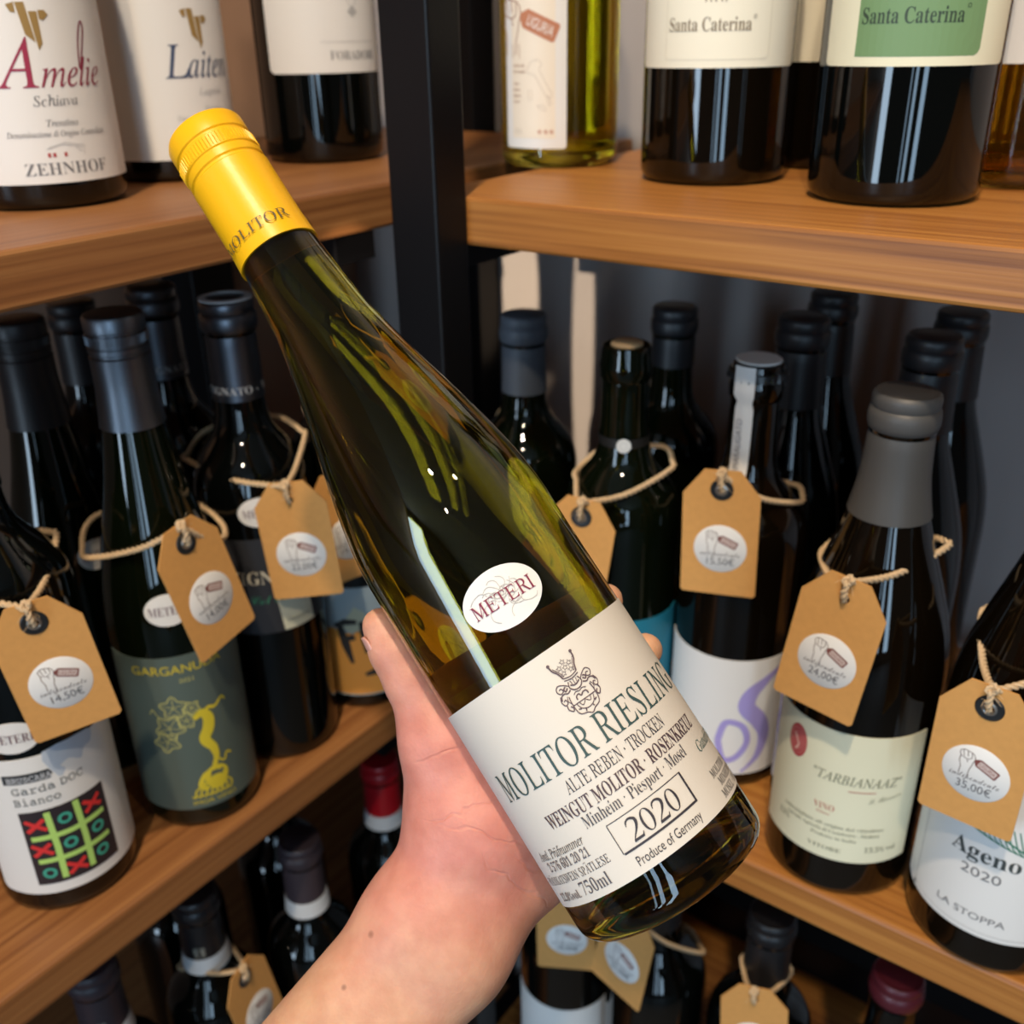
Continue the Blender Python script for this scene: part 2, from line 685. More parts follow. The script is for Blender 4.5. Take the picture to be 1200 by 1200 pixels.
def bottle(base, H, R, shape, mat, name, label, cat='wine bottle', group=None, facing=0.0, cap=None, cap_len=0.055, cap_kind='foil', cap_col=(0.012, 0.012, 0.014),
           labels=(), M=None, detail=True, cork=False, hollow=False):
    """stands a bottle at base; facing: degrees the label is turned to the right of the viewer"""
    if M is None:
        az = math.atan2(-base[1], -base[0]) + rad(facing)
        M = Matrix.Translation(base) @ Matrix.Rotation(az, 4, 'Z')
    root = thing(name, label, cat, M, group)
    c = profile(shape, H, R)
    rf = rfun(c)
    mb = MB()
    outer = outer_profile(rf, H, R, cap_kind != 'screw')
    mb.lathe(outer, 96 if hollow else 64)
    if hollow:
        wall = 0.0028
        p = [(0, 0.016), (R * 0.5, 0.012), (R * 0.78, 0.0085), (R - 0.006, 0.0095), (R - wall, 0.017)]
        z = 0.02
        while z < H - 0.02:
            p.append((rf(z) - wall, z))
            z += 0.005
        p += [(rf(H) - wall - 0.001, H - 0.018), (0, H - 0.018)]
        mb2 = MB()
        mb2.lathe(p[::-1], 96)
        mb.add(mb2.v, mb2.f)
    mb.build('glass_body', mat, root)
    if hollow:
        # the wine fills the bottle up to the neck
        lv = H * hollow
        p = [(0, 0.0159), (R * 0.5, 0.0119), (R * 0.78, 0.0084), (R - 0.006 + 0.0001, 0.0094), (R - wall + 0.0001, 0.017)]
        z = 0.02
        while z < lv:
            p.append((rf(z) - wall + 0.0001, z))
            z += 0.005
        p += [(rf(lv) - wall + 0.0001, lv), (0, lv)]
        w = MB()
        w.lathe(p, 96)
        w.build('wine', M_WINE, root)
    if cork:
        ck = MB()
        ck.lathe([(0, H - 0.004), (rf(H) - 0.0044, H - 0.004), (rf(H) - 0.0044, H + 0.0006), (rf(H) - 0.006, H + 0.0016), (0, H + 0.0018)], 32)
        ck.build('cork', M_CORK, root)
    elif cap_kind:
        capsule_mesh(cap_kind, rf, H, cap_len).build('screw_cap' if cap_kind == 'screw' else 'capsule', capmat(*cap_col) if isinstance(cap_col[0], tuple) else capmat(cap_col), root)
    for L in labels:
        z0, z1 = L['z']
        Rl = rf((z0 + z1) / 2)
        piv = root
        rot = rad(L.get('turn', 0))
        po = patch(rf, z0, z1, rad(L['half']), L.get('corner', 0.0015), L['mat'], L.get('name', 'front_label'), root, L.get('ellipse', False), L.get('off', 0.0003), L.get('skew', 0.0))
        po.rotation_euler = (0, 0, rot)
        if 'draw' in L:
            d = Draw()
            L['draw'](d)
            d.build(wrap(rf, z0, Rl, L.get('off', 0.0003) + 0.0001, L.get('skew', 0.0)), po)
    return root, rf


def capsule_text(root, rf, z, text, h, col, w, turn=0, style='caps', extra=0.0012):
    d = Draw()
    d.text(text, 0, 0, h, style, col, w)
    R = rf(z) + extra
    o = [ch for ch in root.children if ch.name.split('.')[0] in ('capsule', 'screw_cap')][0]
    a0 = rad(turn)

    def mp(u, v, layer):
        a = u / 1000 / R + a0
        zz = z + v / 1000
        r = rf(zz) + extra
        return (r * math.cos(a), r * math.sin(a), zz)
    d.build(mp, o)


# ------------------------------------------------------------------ the setting
Z1, Z2, Z3, Z4 = 1.1717, 0.8095, 0.4472, 0.085
FRY, FLX = 0.43, -0.4214
TH = 0.0254


def structure(name, mb, mat):
    o = mb.build(name, mat, None, False)
    o['kind'] = 'structure'
    return o


m = MB(); m.box(-0.86, 1.6, 0.78, 0.84, 0, 2.7); structure('wall_back', m, M_WALLB)
m = MB(); m.box(-0.86, -0.78, -2.8, 0.78, 0, 2.7); structure('wall_left', m, M_WALLL)
m = MB(); m.box(-0.86, 3.2, -2.8, 0.84, -0.06, 0); structure('floor', m, M_FLOOR)
m = MB(); m.box(-0.86, 3.2, -2.8, 0.84, 2.7, 2.76); structure('ceiling', m, M_CEIL)


def bevel(o, w=0.002, seg=2):
    b = o.modifiers.new('bevel', 'BEVEL')
    b.width = w
    b.segments = seg
    b.limit_method = 'ANGLE'
    return o


ROWS = {Z1: 'upper', Z2: 'middle', Z3: 'lower', Z4: 'bottom'}
for z in (Z1, Z2, Z3, Z4):
    m = MB(); m.box(-0.379, 1.15, FRY, 0.735, z - TH, z)
    o = bevel(m.build('shelf_board', M_WOODR, None, False))
    tag_props(o, 'brown wooden shelf board of the right rack, %s of the right boards' % ROWS[z], 'shelf')
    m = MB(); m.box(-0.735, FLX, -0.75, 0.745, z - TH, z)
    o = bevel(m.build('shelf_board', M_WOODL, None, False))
    tag_props(o, 'dark brown wooden shelf board of the left rack, %s of the left boards' % ROWS[z], 'shelf')


def post(x0, x1, y0, y1, label):
    m = MB(); m.box(x0, x1, y0, y1, 0, 2.3)
    o = bevel(m.build('rack_post', M_STEEL, None, False), 0.0015)
    tag_props(o, label, 'post')
    return o


post(-0.3750, -0.3430, 0.4040, 0.4296, 'black steel front post where the two racks meet, full height')
pb = post(-0.645, -0.585, 0.7455, 0.7795, 'black steel rear post in the corner behind the front post')
post(-0.7795, -0.7355, 0.535, 0.58, 'black steel rear post against the brown left wall')
m = MB(); m.box(-0.37, 1.15, 0.684, 0.712, Z3 + 0.0003, Z3 + 0.041)
tag_props(bevel(m.build('back_rail', M_STEEL, None, False), 0.001), 'black steel rail along the back of the lower right shelf board', 'rail')
for z in (Z1, Z2, Z3):
    m = MB(); m.box(-0.405, -0.372, FRY + 0.012, 0.74, z - TH - 0.021, z - TH - 0.0002)
    tag_props(m.build('shelf_bracket', M_STEEL, None, False), 'black steel bracket under the left end of the %s right shelf board' % ROWS[z], 'bracket')
    m = MB(); m.box(-0.735, -0.43, 0.415, 0.447, z - TH - 0.018, z - TH - 0.0002)
    tag_props(m.build('shelf_bracket', M_STEEL, None, False), 'black steel bracket under the %s left shelf board near the corner' % ROWS[z], 'bracket')

# ------------------------------------------------------------------ label artwork
BLK = (0.02, 0.02, 0.022)
GRY = (0.16, 0.16, 0.17)
LGR = (0.42, 0.42, 0.42)


def d_amelie(d):
    G = (0.30, 0.19, 0.06)
    # gold double-stem mark
    for q in ([(-9, 79.5), (-5.5, 80.5), (-5.5, 76), (-7.5, 76.2)], [(-5, 80.5), (-1, 80.5), (1, 63), (-3, 66.5)], [(0.2, 76.5), (4, 76.5), (4, 62.5), (1.8, 59.5)], [(4.6, 77), (7.5, 77), (9, 75), (6.5, 72.5), (4.6, 73)]):
        d.poly([(x - 1, y + 2) for x, y in q], G)
    d.text('A', -12, 45, 21, 'ital', (0.30, 0.02, 0.06), 19)
    d.text('melie', 15, 45, 12.0, 'ital', (0.26, 0.02, 0.05), 33, shear=0.16)
    d.line(smoothpts([(20.0, 52), (24.0, 64), (26.2, 71), (25.8, 74), (23.8, 72), (21.2, 64), (19.6, 53)]), 0.8, (0.22, 0.02, 0.05))
    d.text('Schiava', 4, 36.5, 4.4, 'ital', GRY)
    d.text('Trentino', 5, 27.0, 3.0, 'ital', GRY)
    d.text('Denominazione di Origine Controllata', 3, 22.2, 2.7, 'ital', GRY, 50)
    d.text('ZEHNHOF', 4, 4.2, 5.6, 'serif', GRY, 42)
    for p in ([(-5, 16.4), (3, 18.4), (13, 16.6)], [(-4, 17.2), (5, 19.4)], [(9, 16.8), (12, 14.6)], [(5, 19), (14, 17.4), (13, 13)]):
        d.line(p, 0.25, LGR)
    for x in (-5, -2.5, 2.8):
        d.poly([(x, 12.6), (x + 1.4, 12.6), (x + 1.4, 14.6), (x, 14.6)], (0.4, 0.05, 0.05))


def d_laiten(d):
    G = (0.30, 0.19, 0.06)
    d.poly([(-8, 80.5), (-4.5, 81.5), (-4.5, 77), (-6.5, 77.2)], G)
    d.poly([(-4, 81.5), (0, 81.5), (2, 64), (-2, 67.5)], G)
    d.poly([(1.2, 77.5), (5, 77.5), (5, 63.5), (2.8, 60.5)], G)
    d.poly([(5.6, 78), (8.5, 78), (10, 76), (7.5, 73.5), (5.6, 74)], G)
    C = (0.045, 0.07, 0.14)
    d.text('L', -14, 45, 17, 'ital', C, 14)
    d.text('aiten', 8, 45, 13.5, 'ital', C, 32, shear=0.1)
    d.text('Lagrein', 6, 35.5, 3.6, 'ital', LGR)
    d.text('Trentino', 7, 26.5, 2.6, 'ital', LGR)
    d.text('Denominazione di Origine Controllata', 5, 22, 2.5, 'ital', LGR, 46)
    d.text('ZEHNHOF', 10, 5, 5.0, 'serif', LGR, 38)


def d_foradori(d):
    d.text('FORADORI', 8, 8, 5.2, 'serif', GRY, 36)
    d.line([(-16, 18.6), (32, 18.6)], 0.25, LGR)
    d.poly([(4, 36), (8, 33), (12, 36), (8, 40)], LGR)
    d.line([(4, 44), (8, 36), (12, 44)], 0.5, LGR)


def fist(d, s, u, v, col, tagc, txt=None, solid=False, lw=0.35):
    """raised fist holding a small tag"""
    P = lambda a: [(u + x * s, v + y * s) for x, y in a]
    d.line(P([(-4.6, -6), (-4.4, -2.5), (-5.2, 0), (-5.0, 2.2)]), lw * s, col)
    d.line(P([(-1.4, -6), (-1.2, -3), (-0.6, -1)]), lw * s, col)
    d.line(smoothpts(P([(-5.0, 2.2), (-5.4, 4.2), (-4.0, 5.2), (-2.2, 5.0), (-0.6, 4.4), (0.2, 2.6), (-0.3, 0.6), (-0.6, -1)])), lw * s, col)
    for a in ([(-4.4, 4.9), (-3.8, 2.4)], [(-2.8, 5.0), (-2.4, 2.6)], [(-1.2, 4.6), (-1.0, 2.4)], [(-5, 2.2), (-2.6, 1.4), (-1.0, 2.2)], [(-2.6, 1.4), (-2.2, 0)]):
        d.line(smoothpts(P(a), 3), lw * s, col)
    c, sn = math.cos(rad(-24)), math.sin(rad(-24))
    R = lambda x, y: (u + (0.2 + x * c - y * sn) * s, v + (2.0 + x * sn + y * c) * s)
    rect = [R(0, -0.6), R(1.4, -2.0), R(9.0, -2.0), R(9.4, -1.6), R(9.4, 1.6), R(9.0, 2.0), R(1.4, 2.0), R(0, 0.6)]
    d.poly(rect, tagc, 1)
    if not solid:
        inner = [R(1.6, -1.3), R(8.7, -1.3), R(8.7, 1.3), R(1.6, 1.3)]
        d.poly(inner, (0.62, 0.52, 0.48), 2)
        d.text('LIGURIA', *R(5.2, -0.75), 1.5 * s, 'sans', (0.25, 0.05, 0.04), 6.2 * s, rot=-24, layer=3)
    else:
        d.text('LIGURIA', *R(5.3, -1.0), 2.0 * s, 'sans', (0.8, 0.74, 0.68), 6.4 * s, rot=-24, layer=3)


def d_liguria(d):
    T = (0.47, 0.19, 0.10)
    K = (0.36, 0.22, 0.15)
    d.poly([(-15.5, 6), (15, 6), (15, 130), (-15.5, 130)], (0.78, 0.70, 0.58), 0, 'print_field')
    fist(d, 2.75, -8.0, 70, (0.40, 0.25, 0.18), T, solid=True, lw=0.30)
    d.line([(-17.4+2.6, 60), (-14.4, 52)], 0.5, K)
    d.line([(-9, 60), (-8.6, 52)], 0.5, K)
    for i, (t, w) in enumerate((('scritta che', 9), ('ho in mente', 9.5), ('', 0), ('vino', 4.5), ('bianco', 5.5), ('ligure', 6), ('secco', 5))):
        if t:
            d.text(t, -14, 47 - i * 3.4, 1.9, 'serifb', K, w, 'l')
    it = smoothpts([(-3, 46), (0, 50), (4, 51), (6.5, 48.5), (5, 46), (7.5, 41), (11, 35), (13, 32), (12, 29.5), (10, 31), (12.5, 27), (11, 25.5), (10, 29), (6.5, 35), (3, 41), (0.5, 43), (-2.5, 43.5)], 4, True)
    d.line(it, 0.3, (0.5, 0.42, 0.34), closed=True)
    d.line(smoothpts([(3.6, 25), (8, 25), (9, 22), (5, 23.8)], 3, True), 0.3, (0.5, 0.42, 0.34), closed=True)
    d.line([(-2.4, 34), (0, 34), (0, 28), (-2.4, 28)], 0.3, (0.5, 0.42, 0.34), closed=True)
    for x in (6, 10, 13.6):
        d.disc(x - 1, 10, 1.3, (0.55, 0.33, 0.24))
    d.line([(-14, 11), (-7.5, 11)], 0.3, (0.5, 0.42, 0.34))
    d.line([(-14, 9.4), (-7.5, 9.4)], 0.3, (0.5, 0.42, 0.34))


def d_sc(d, col, field=None):
    if field:
        d.poly([(-28, 4), (25.5, 4), (27.5, 5), (28.5, 7), (28.5, 60), (-28, 60)], field, 0, 'print_field')
    else:
        d.line([(-28, 60), (-28, 4), (27, 4), (29, 6), (29, 60)], 0.25, (0.5, 0.47, 0.38))
    d.text('Santa Caterina', -4, 17.5, 6.2, 'serifb', col, 44)
    d.ring(19.6, 24, 0.8, 0.25, col)
    for x in (-6, -3.5, -1, 2, 4):
        d.line([(x, 31), (x + 1, 35), (x + 2.6, 33), (x + 3, 38)], 0.7, col)


def d_garda(d):
    d.poly([(-26, 77), (-3, 77), (-1.5, 80), (-3, 83), (-26, 83)], (0.02, 0.025, 0.03), 0)
    d.text('BRUSCARA', -13, 78, 3.8, 'mono', (0.7, 0.72, 0.75), 22, layer=2)
    d.poly(smoothpts([(1, 76), (5, 79), (3, 82), (8, 84), (14, 80), (17, 85), (22, 86), (22, 94), (-4, 94)], 3, True), (0.46, 0.52, 0.60), 0)  # bluish shadow of the hanging price tag, painted onto the label
    d.text('Garda DOC', -5, 70, 5.0, 'mono', (0.07, 0.085, 0.09), 36)
    d.text('Bianco', -12, 62.5, 5.0, 'mono', (0.07, 0.085, 0.09), 23)
    d.poly([(-23, 7), (22, 7), (22, 58), (-23, 58)], (0.02, 0.014, 0.018), 1)
    G = (0.42, 0.66, 0.16)
    for a, b in (((-8.5, 9.5), (-9.5, 56)), ((6, 10), (5.2, 57))):
        d.line([a, ((a[0] + b[0]) / 2 + 0.6, 32), b], 3.2, G, 2)
    for a, b in (((-20, 39.5), (19, 41)), ((-19.5, 23.5), (19, 24.5))):
        d.line([a, (0, a[1] + 0.2), b], 3.2, G, 2)
    R = (0.65, 0.03, 0.03)
    T = (0.05, 0.36, 0.26)
    for x, y in ((-16, 48.5), (13.5, 49.5), (-16, 31.5), (-1.5, 15)):
        d.line([(x - 5, y + 3.6), (x + 5, y - 3.6)], 2.4, R, 3)
        d.line([(x - 4.6, y - 3.8), (x + 4.6, y + 3.8)], 2.4, R, 4)
    for x, y in ((-1.5, 49), (-1.7, 32), (13.5, 33), (13, 16.5), (-15.5, 15)):
        d.ring(x, y, 2.8, 1.7, T, 3)


def d_gargan(d):
    Y = (0.62, 0.50, 0.03)
    L = (0.50, 0.48, 0.16)
    d.text('GARGANUDA', 0, 99, 5.4, 'sans', Y, 52)
    d.text('2021', 4, 92.5, 2.6, 'sans', L, 8)
    d.text('IMOR VINO', 8, 3.5, 2.6, 'sans', Y, 26, layer=2)
    # vine: leaves and roots drawn as a branching plant
    def leaf(u, v, s, rot):
        pts = []
        for k in range(20):
            a = 2 * PI * k / 20
            r = s * (1.0 if k % 4 == 0 else (0.62 if k % 2 == 0 else 0.8))
            pts.append((u + r * math.cos(a + rot), v + r * math.sin(a + rot)))
        d.line(smoothpts(pts, 2, True), 0.7, L, closed=True)
        for q in range(5):
            a = rot + 2 * PI * q / 5
            d.line([(u, v), (u + s * 0.8 * math.cos(a), v + s * 0.8 * math.sin(a))], 0.4, L)
    leaf(-6, 76, 8, 0.3)
    leaf(-10, 62, 9, 1.0)
    leaf(-13, 52, 8, 2.0)
    leaf(4, 74, 5, 0.8)
    leaf(0, 66, 6, 0.2)
    d.line(smoothpts([(-20, 72), (-18, 75), (-16, 71), (-14, 69)]), 0.6, L)
    d.line(smoothpts([(9, 68), (13, 71), (17, 70), (22, 74), (24, 71)]), [2.2] * 12 + [1.6] * 8 + [1.0] * 5, Y)
    d.line(smoothpts([(4, 66), (9, 69), (12, 64), (11, 57), (8, 50), (12, 42), (13, 34)]), [3 + 4 * math.sin(PI * i / 36) for i in range(37)], Y, 2)
    d.line(smoothpts([(13, 36), (10, 28), (4, 24), (1, 17), (5, 13)]), 3.0, Y, 1)
    d.ring(11, 22, 5.5, 3.6, Y, 2)
    d.disc(11, 17, 5.5, Y, 1)
    for a in range(0, 8):
        x = -3 + a * 3.0
        d.line(smoothpts([(6 + a, 20), (x + 1, 14), (x, 9), (x - 2, 10)], 4), 1.1, Y, 3)
    d.line(smoothpts([(13, 34), (17, 30), (19, 35), (22, 33)], 4), 1.2, Y, 3)
    d.disc(9, 25, 1.1, (0.08, 0.11, 0.09), 4)
    d.disc(14.5, 24.5, 1.1, (0.08, 0.11, 0.09), 4)


def d_vign(d):
    d.poly([(4, 0.5), (26, 0.5), (19, 66), (-3, 66)], (0.60, 0.60, 0.46), 0, 'print_band')
    d.text('VIGNATO', -2, 36, 8.5, 'serifb', (0.55, 0.52, 0.42), 48, layer=2)
    d.text('Col Moenia', 6, 22, 6.0, 'script', (0.04, 0.20, 0.12), 40, layer=3)
    d.text('Gambellara', 14, 6, 2.6, 'ital', (0.2, 0.2, 0.16), 16, layer=3)


def d_fre(d):
    O = (0.80, 0.36, 0.07)
    d.poly([(-45, 1), (45, 1), (45, 50), (-6, 56), (-10, 52), (-25, 56), (-45, 52)], O, 0, 'print_field')
    d.poly([(-18, 58), (-8, 74), (-2, 70), (2, 64), (0, 56), (-12, 53)], (0.62, 0.66, 0.50), 1, 'print_field')
    K = (0.03, 0.03, 0.03)
    d.line([(-19, 58), (-16, 44), (-12, 28)], [5, 6.5, 2.5], K, 2)
    d.line([(-23, 58), (-15, 62), (-7, 62)], [3, 5, 3.5], K, 2)
    d.line([(-19, 47), (-9, 50)], 4.4, K, 3)
    d.line([(-3, 62), (-2, 48), (-1, 36)], [5, 6, 3.5], K, 2)
    d.line(smoothpts([(-3, 60), (5, 61), (5, 53), (0, 51), (8, 40)], 4), 4.6, K, 3)
    d.line([(-4, 18), (2, 19.5), (14, 19)], [2.5, 5, 4], K, 2)
    d.text('SE', 16, 44, 13, 'sans', K, 14, layer=2)


def d_purple(d):
    V = (0.36, 0.31, 0.66)
    p = smoothpts([(33, 78), (22, 70), (14, 62), (12, 52), (20, 42), (25, 30), (22, 14), (12, 2)], 6)
    d.line(p, [2 + 9 * math.sin(PI * min(1, i / 40)) for i in range(len(p))], V, 1)
    q = smoothpts([(-4, 26), (0, 40), (10, 38), (14, 26), (8, 14), (0, 12), (-4, 26)], 6)
    d.line(q, 4.2, V, 1)


def d_tarb(d):
    K = (0.15, 0.16, 0.10)
    d.disc(-25, 68, 6.2, (0.42, 0.05, 0.06), 1, 'seal', 10.5)
    for r in (2, 3.5, 5):
        d.ring(-25, 68, r, 0.4, (0.62, 0.30, 0.26), 2, 'seal', ry=r * 1.6)
    d.line(smoothpts([(-27, 72), (-24, 66), (-26, 62)], 3), 1.2, (0.68, 0.42, 0.36), 3, 'seal')
    d.text('"TARBIANAAZ"', 10, 53, 5.6, 'ital', K, 46)
    d.line([(6, 49), (20, 49.6)], 0.5, (0.45, 0.10, 0.07))
    d.text('S. Bianco', 26, 44, 3.4, 'script', (0.30, 0.31, 0.22), 18, rot=14)
    d.text('VINO', -5, 33, 4.0, 'serif', (0.45, 0.12, 0.08), 11)
    d.text('bianco', -5, 30, 1.6, 'serif', (0.45, 0.12, 0.08), 7)
    d.text('imbottigliato all origine dal viticoltore', 0, 22.5, 2.2, 'serif', K, 56)
    d.text('Azienda Agricola di Castelvetro - Modena', 0, 18.5, 2.2, 'serif', K, 52)
    d.text('Prodotto in Italia', 2, 14.5, 2.0, 'serif', K, 24)
    d.text('12%', -28, 14, 3.4, 'serif', K, 8)
    d.text('VITORE', -2, 6, 2.6, 'serif', K, 18)
    d.text('13,5% vol', 28, 8, 3.4, 'serif', K, 18)


def d_ageno(d):
    K = (0.05, 0.06, 0.06)
    g = (0.05, 0.20, 0.13)
    for i in range(14):
        x = -10 + i * 2.6
        d.line(smoothpts([(x, 72), (x + 4, 66 - i * 0.6), (x + 9, 64.5 - i * 0.8)], 3), 0.6, g)
    d.line(smoothpts([(-14, 78), (4, 69), (24, 58)], 5), 1.0, g)
    d.text('Ageno', 4, 47, 8.8, 'serifb', K, 33)
    d.text('2020', 4, 36.5, 5.4, 'sans', GRY, 19)
    d.text('LA STOPPA', 3, 10, 4.0, 'sans', GRY, 34)
    d.line([(-32, 100), (-32, 3), (32, 3), (32, 100)], 0.3, GRY)
    d.disc(32, 3, 1.1, K, 2)
    d.disc(-32, 3, 1.1, K, 2)


def d_meteri(d):
    w = (0.44, 0.43, 0.42)
    rnd = random.Random(4)
    for k in range(20):
        a = rnd.uniform(0, 2 * PI)
        r = rnd.uniform(1.5, 8.5)
        x, y = r * math.cos(a), 9.5 + r * 0.62 * math.sin(a)
        b = rnd.uniform(0, 2 * PI)
        pts = []
        for q in range(7):
            pts.append((x, y))
            x += 1.3 * math.cos(b)
            y += 1.3 * math.sin(b)
            b += rnd.uniform(0.15, 0.75)
        pts = [p for p in pts if (p[0] / 12.2) ** 2 + ((p[1] - 9.5) / 8.6) ** 2 < 1]
        if len(pts) > 3:
            d.line(smoothpts(pts, 3), 0.2, w)
    d.text('METERI', 0, 7.6, 4.6, 'caps', (0.20, 0.012, 0.05), 22.5, layer=2)


def d_meteri_small(d):
    d.text('METERI', 0, 6.6, 5.0, 'serif', (0.12, 0.05, 0.07), 21)
    for k in range(5):
        d.ring(-7 + 3.5 * k, 9 + (k % 2) * 3 - 1.5, 2.2, 0.2, (0.6, 0.6, 0.6), 0)


def d_plainlines(d):
    d.text('VINO', 0, 40, 6, 'serif', GRY, 22)
    d.line([(-18, 30), (18, 30)], 0.4, LGR)


METERI = lambda z, turn=0, half=21: dict(z=(z, z + 0.019), half=half, mat=M_WHITE, ellipse=True, draw=d_meteri_small, name='importer_sticker', turn=turn)
D = rad
SHELF_UL = 'bottles on the upper left shelf'
SHELF_UR = 'bottles on the upper right shelf'
SHELF_ML = 'bottles on the middle left shelf'
SHELF_MR = 'bottles on the middle right shelf'
SHELF_LL = 'bottles on the lower left shelf'
SHELF_LR = 'bottles on the lower right shelf'

# ---- upper left shelf
bottle((-0.5376, 0.3083, Z1), 0.295, 0.041, 'burgundy', M_DARK, 'wine_bottle', 'dark bottle with white label lettered in large red script under a gold mark', group=SHELF_UL, facing=11,
       labels=[dict(z=(0.0133, 0.105), half=82, corner=0.002, mat=M_WHITE, draw=d_amelie)])
bottle((-0.569, 0.4135, Z1), 0.295, 0.041, 'burgundy', M_DARK, 'wine_bottle', 'dark bottle with white label lettered in blue grey script, behind the yellow cap', group=SHELF_UL, facing=34,
       labels=[dict(z=(0.0129, 0.105), half=80, corner=0.002, mat=M_WHITE, draw=d_laiten)])
bottle((-0.55, 0.5296, Z1), 0.295, 0.041, 'burgundy', M_DARK, 'wine_bottle', 'dark bottle with high plain white label standing left of the black front post', group=SHELF_UL, facing=26,
       labels=[dict(z=(0.0565, 0.125), half=75, corner=0.004, mat=M_WHITE, draw=d_foradori)])
# ---- upper right shelf
bottle((-0.3862, 0.5833, Z1), 0.30, 0.038, 'bordeaux', M_YGLASS, 'wine_bottle', 'yellow green glass bottle with narrow white label and orange tag print', group=SHELF_UR, facing=-26, hollow=0.72,
       labels=[dict(z=(0.0122, 0.14), half=33, corner=0.002, mat=M_WHITE, draw=d_liguria)])
bottle((-0.2643, 0.5599, Z1), 0.295, 0.041, 'burgundy', M_BROWNG, 'wine_bottle', 'dark brown bottle with all cream label left of the green labelled bottle', group=SHELF_UR, facing=-3,
       labels=[dict(z=(0.0598, 0.12), half=72, corner=0.003, mat=M_CREAM, draw=lambda d: d_sc(d, (0.22, 0.17, 0.11)))])
bottle((-0.1538, 0.5367, Z1), 0.295, 0.0415, 'burgundy', M_DARK, 'wine_bottle', 'dark bottle with cream edged green label on the upper right shelf', group=SHELF_UR, facing=4,
       labels=[dict(z=(0.0616, 0.12), half=66, corner=0.003, mat=M_CREAM2, draw=lambda d: d_sc(d, (0.035, 0.06, 0.035), (0.16, 0.28, 0.125)))])
bottle((-0.232, 0.655, Z1), 0.295, 0.040, 'burgundy', M_BROWNG, 'wine_bottle', 'dark bottle with plain cream label standing behind the green labelled bottle', group=SHELF_UR, facing=6,
       labels=[dict(z=(0.060, 0.12), half=70, corner=0.002, mat=M_CREAM)])
bottle((-0.112, 0.622, Z1), 0.295, 0.039, 'burgundy', M_AMBER, 'wine_bottle', 'amber glass bottle cut off by the right edge of the photo', group=SHELF_UR, facing=-50, hollow=0.62,
       labels=[dict(z=(0.060, 0.12), half=42, corner=0.002, mat=M_WHITE)])
# ---- middle left shelf
b_garda, rf_garda = bottle((-0.4777, 0.1996, Z2), 0.30, 0.0375, 'bordeaux', M_DARK, 'wine_bottle', 'dark bottle with white label printed with a noughts and crosses grid', group=SHELF_ML, facing=6, cap_kind='screw',
       labels=[dict(z=(0.0153, 0.108), half=72, corner=0.004, mat=M_WHITE, draw=d_garda), METERI(0.112, -24)])
b_gar, rf_gar = bottle((-0.4652, 0.2867, Z2), 0.313, 0.0362, 'flute', M_DARKG, 'wine_bottle', 'tall dark bottle with grey green label of a yellow vine figure', group=SHELF_ML, facing=-4, cap_kind='screw', cap_len=0.058, cap_col=((0.15, 0.165, 0.19), 0.40, 1.0),
       labels=[dict(z=(0.0158, 0.126), half=72, corner=0.002, mat=plain('label_paper_grey_green', (0.085, 0.115, 0.10), 0.5), draw=d_gargan), METERI(0.146, 2)])
b_vig, rf_vig = bottle((-0.4690, 0.3615, Z2), 0.306, 0.0363, 'bordeaux', M_DARK, 'wine_bottle', 'dark bottle with silver ringed black capsule and black label with pale stripe', group=SHELF_ML, facing=6, cap_len=0.058, cap_col=((0.14, 0.15, 0.175), 0.38, 1.0),
       labels=[dict(z=(0.1014, 0.168), half=64, corner=0.001, mat=plain('label_paper_black', (0.025, 0.027, 0.033), 0.45), draw=d_vign), METERI(0.176, -2)])
for a in (-25, 120):
    capsule_text(b_vig, rf_vig, 0.306 - 0.0535, 'VIGNATO -', 4.4, (0.5, 0.5, 0.5), 36, a, 'serifb')
mb = MB(); rr = rf_vig(0.306) + 0.0018
mb.lathe([(rr * 0.72, 0.3069), (rr * 0.72, 0.3075), (rr * 0.98, 0.3072), (rr * 0.98, 0.3066)], 48, True)
mb.build('silver_ring', plain('silver_print', (0.72, 0.74, 0.76), 0.5, 0.0), [c for c in b_vig.children if c.name.startswith('capsule')][0])
b_fre, rf_fre = bottle((-0.4614, 0.437, Z2), 0.30, 0.0365, 'bordeaux', M_DARK, 'wine_bottle', 'dark bottle with orange and pale green label half hidden by the thumb', group=SHELF_ML, facing=4,
       labels=[dict(z=(0.0125, 0.1013), half=78, corner=0.001, mat=plain('label_paper_blue_grey', (0.42, 0.53, 0.58), 0.55), draw=d_fre)])
bottle((-0.555, 0.282, Z2), 0.298, 0.0362, 'flute', M_DARKG, 'wine_bottle', 'dark flute bottle with black cap between the noughts and crosses bottle and the vine bottle', group=SHELF_ML, facing=22, cap_kind='screw', cap_len=0.06,
       labels=[METERI(0.150, 4)])
bottle((-0.638, 0.364, Z2), 0.282, 0.037, 'bordeaux', M_DARK, 'wine_bottle', 'dark bottle deepest on the middle left shelf, its black cap behind the ribbed screw cap', group=SHELF_ML)
b_v2, rf_v2 = bottle((-0.5589, 0.374, Z2), 0.300, 0.0363, 'bordeaux', M_DARK, 'wine_bottle', 'dark bottle with lettered black capsule behind the silver ringed capsule', group=SHELF_ML, facing=4, cap_len=0.058, cap_col=((0.11, 0.12, 0.14), 0.40, 1.0))
for a in (15, 160):
    capsule_text(b_v2, rf_v2, 0.300 - 0.0535, 'VIGNATO -', 4.2, (0.4, 0.4, 0.4), 36, a, 'serifb')
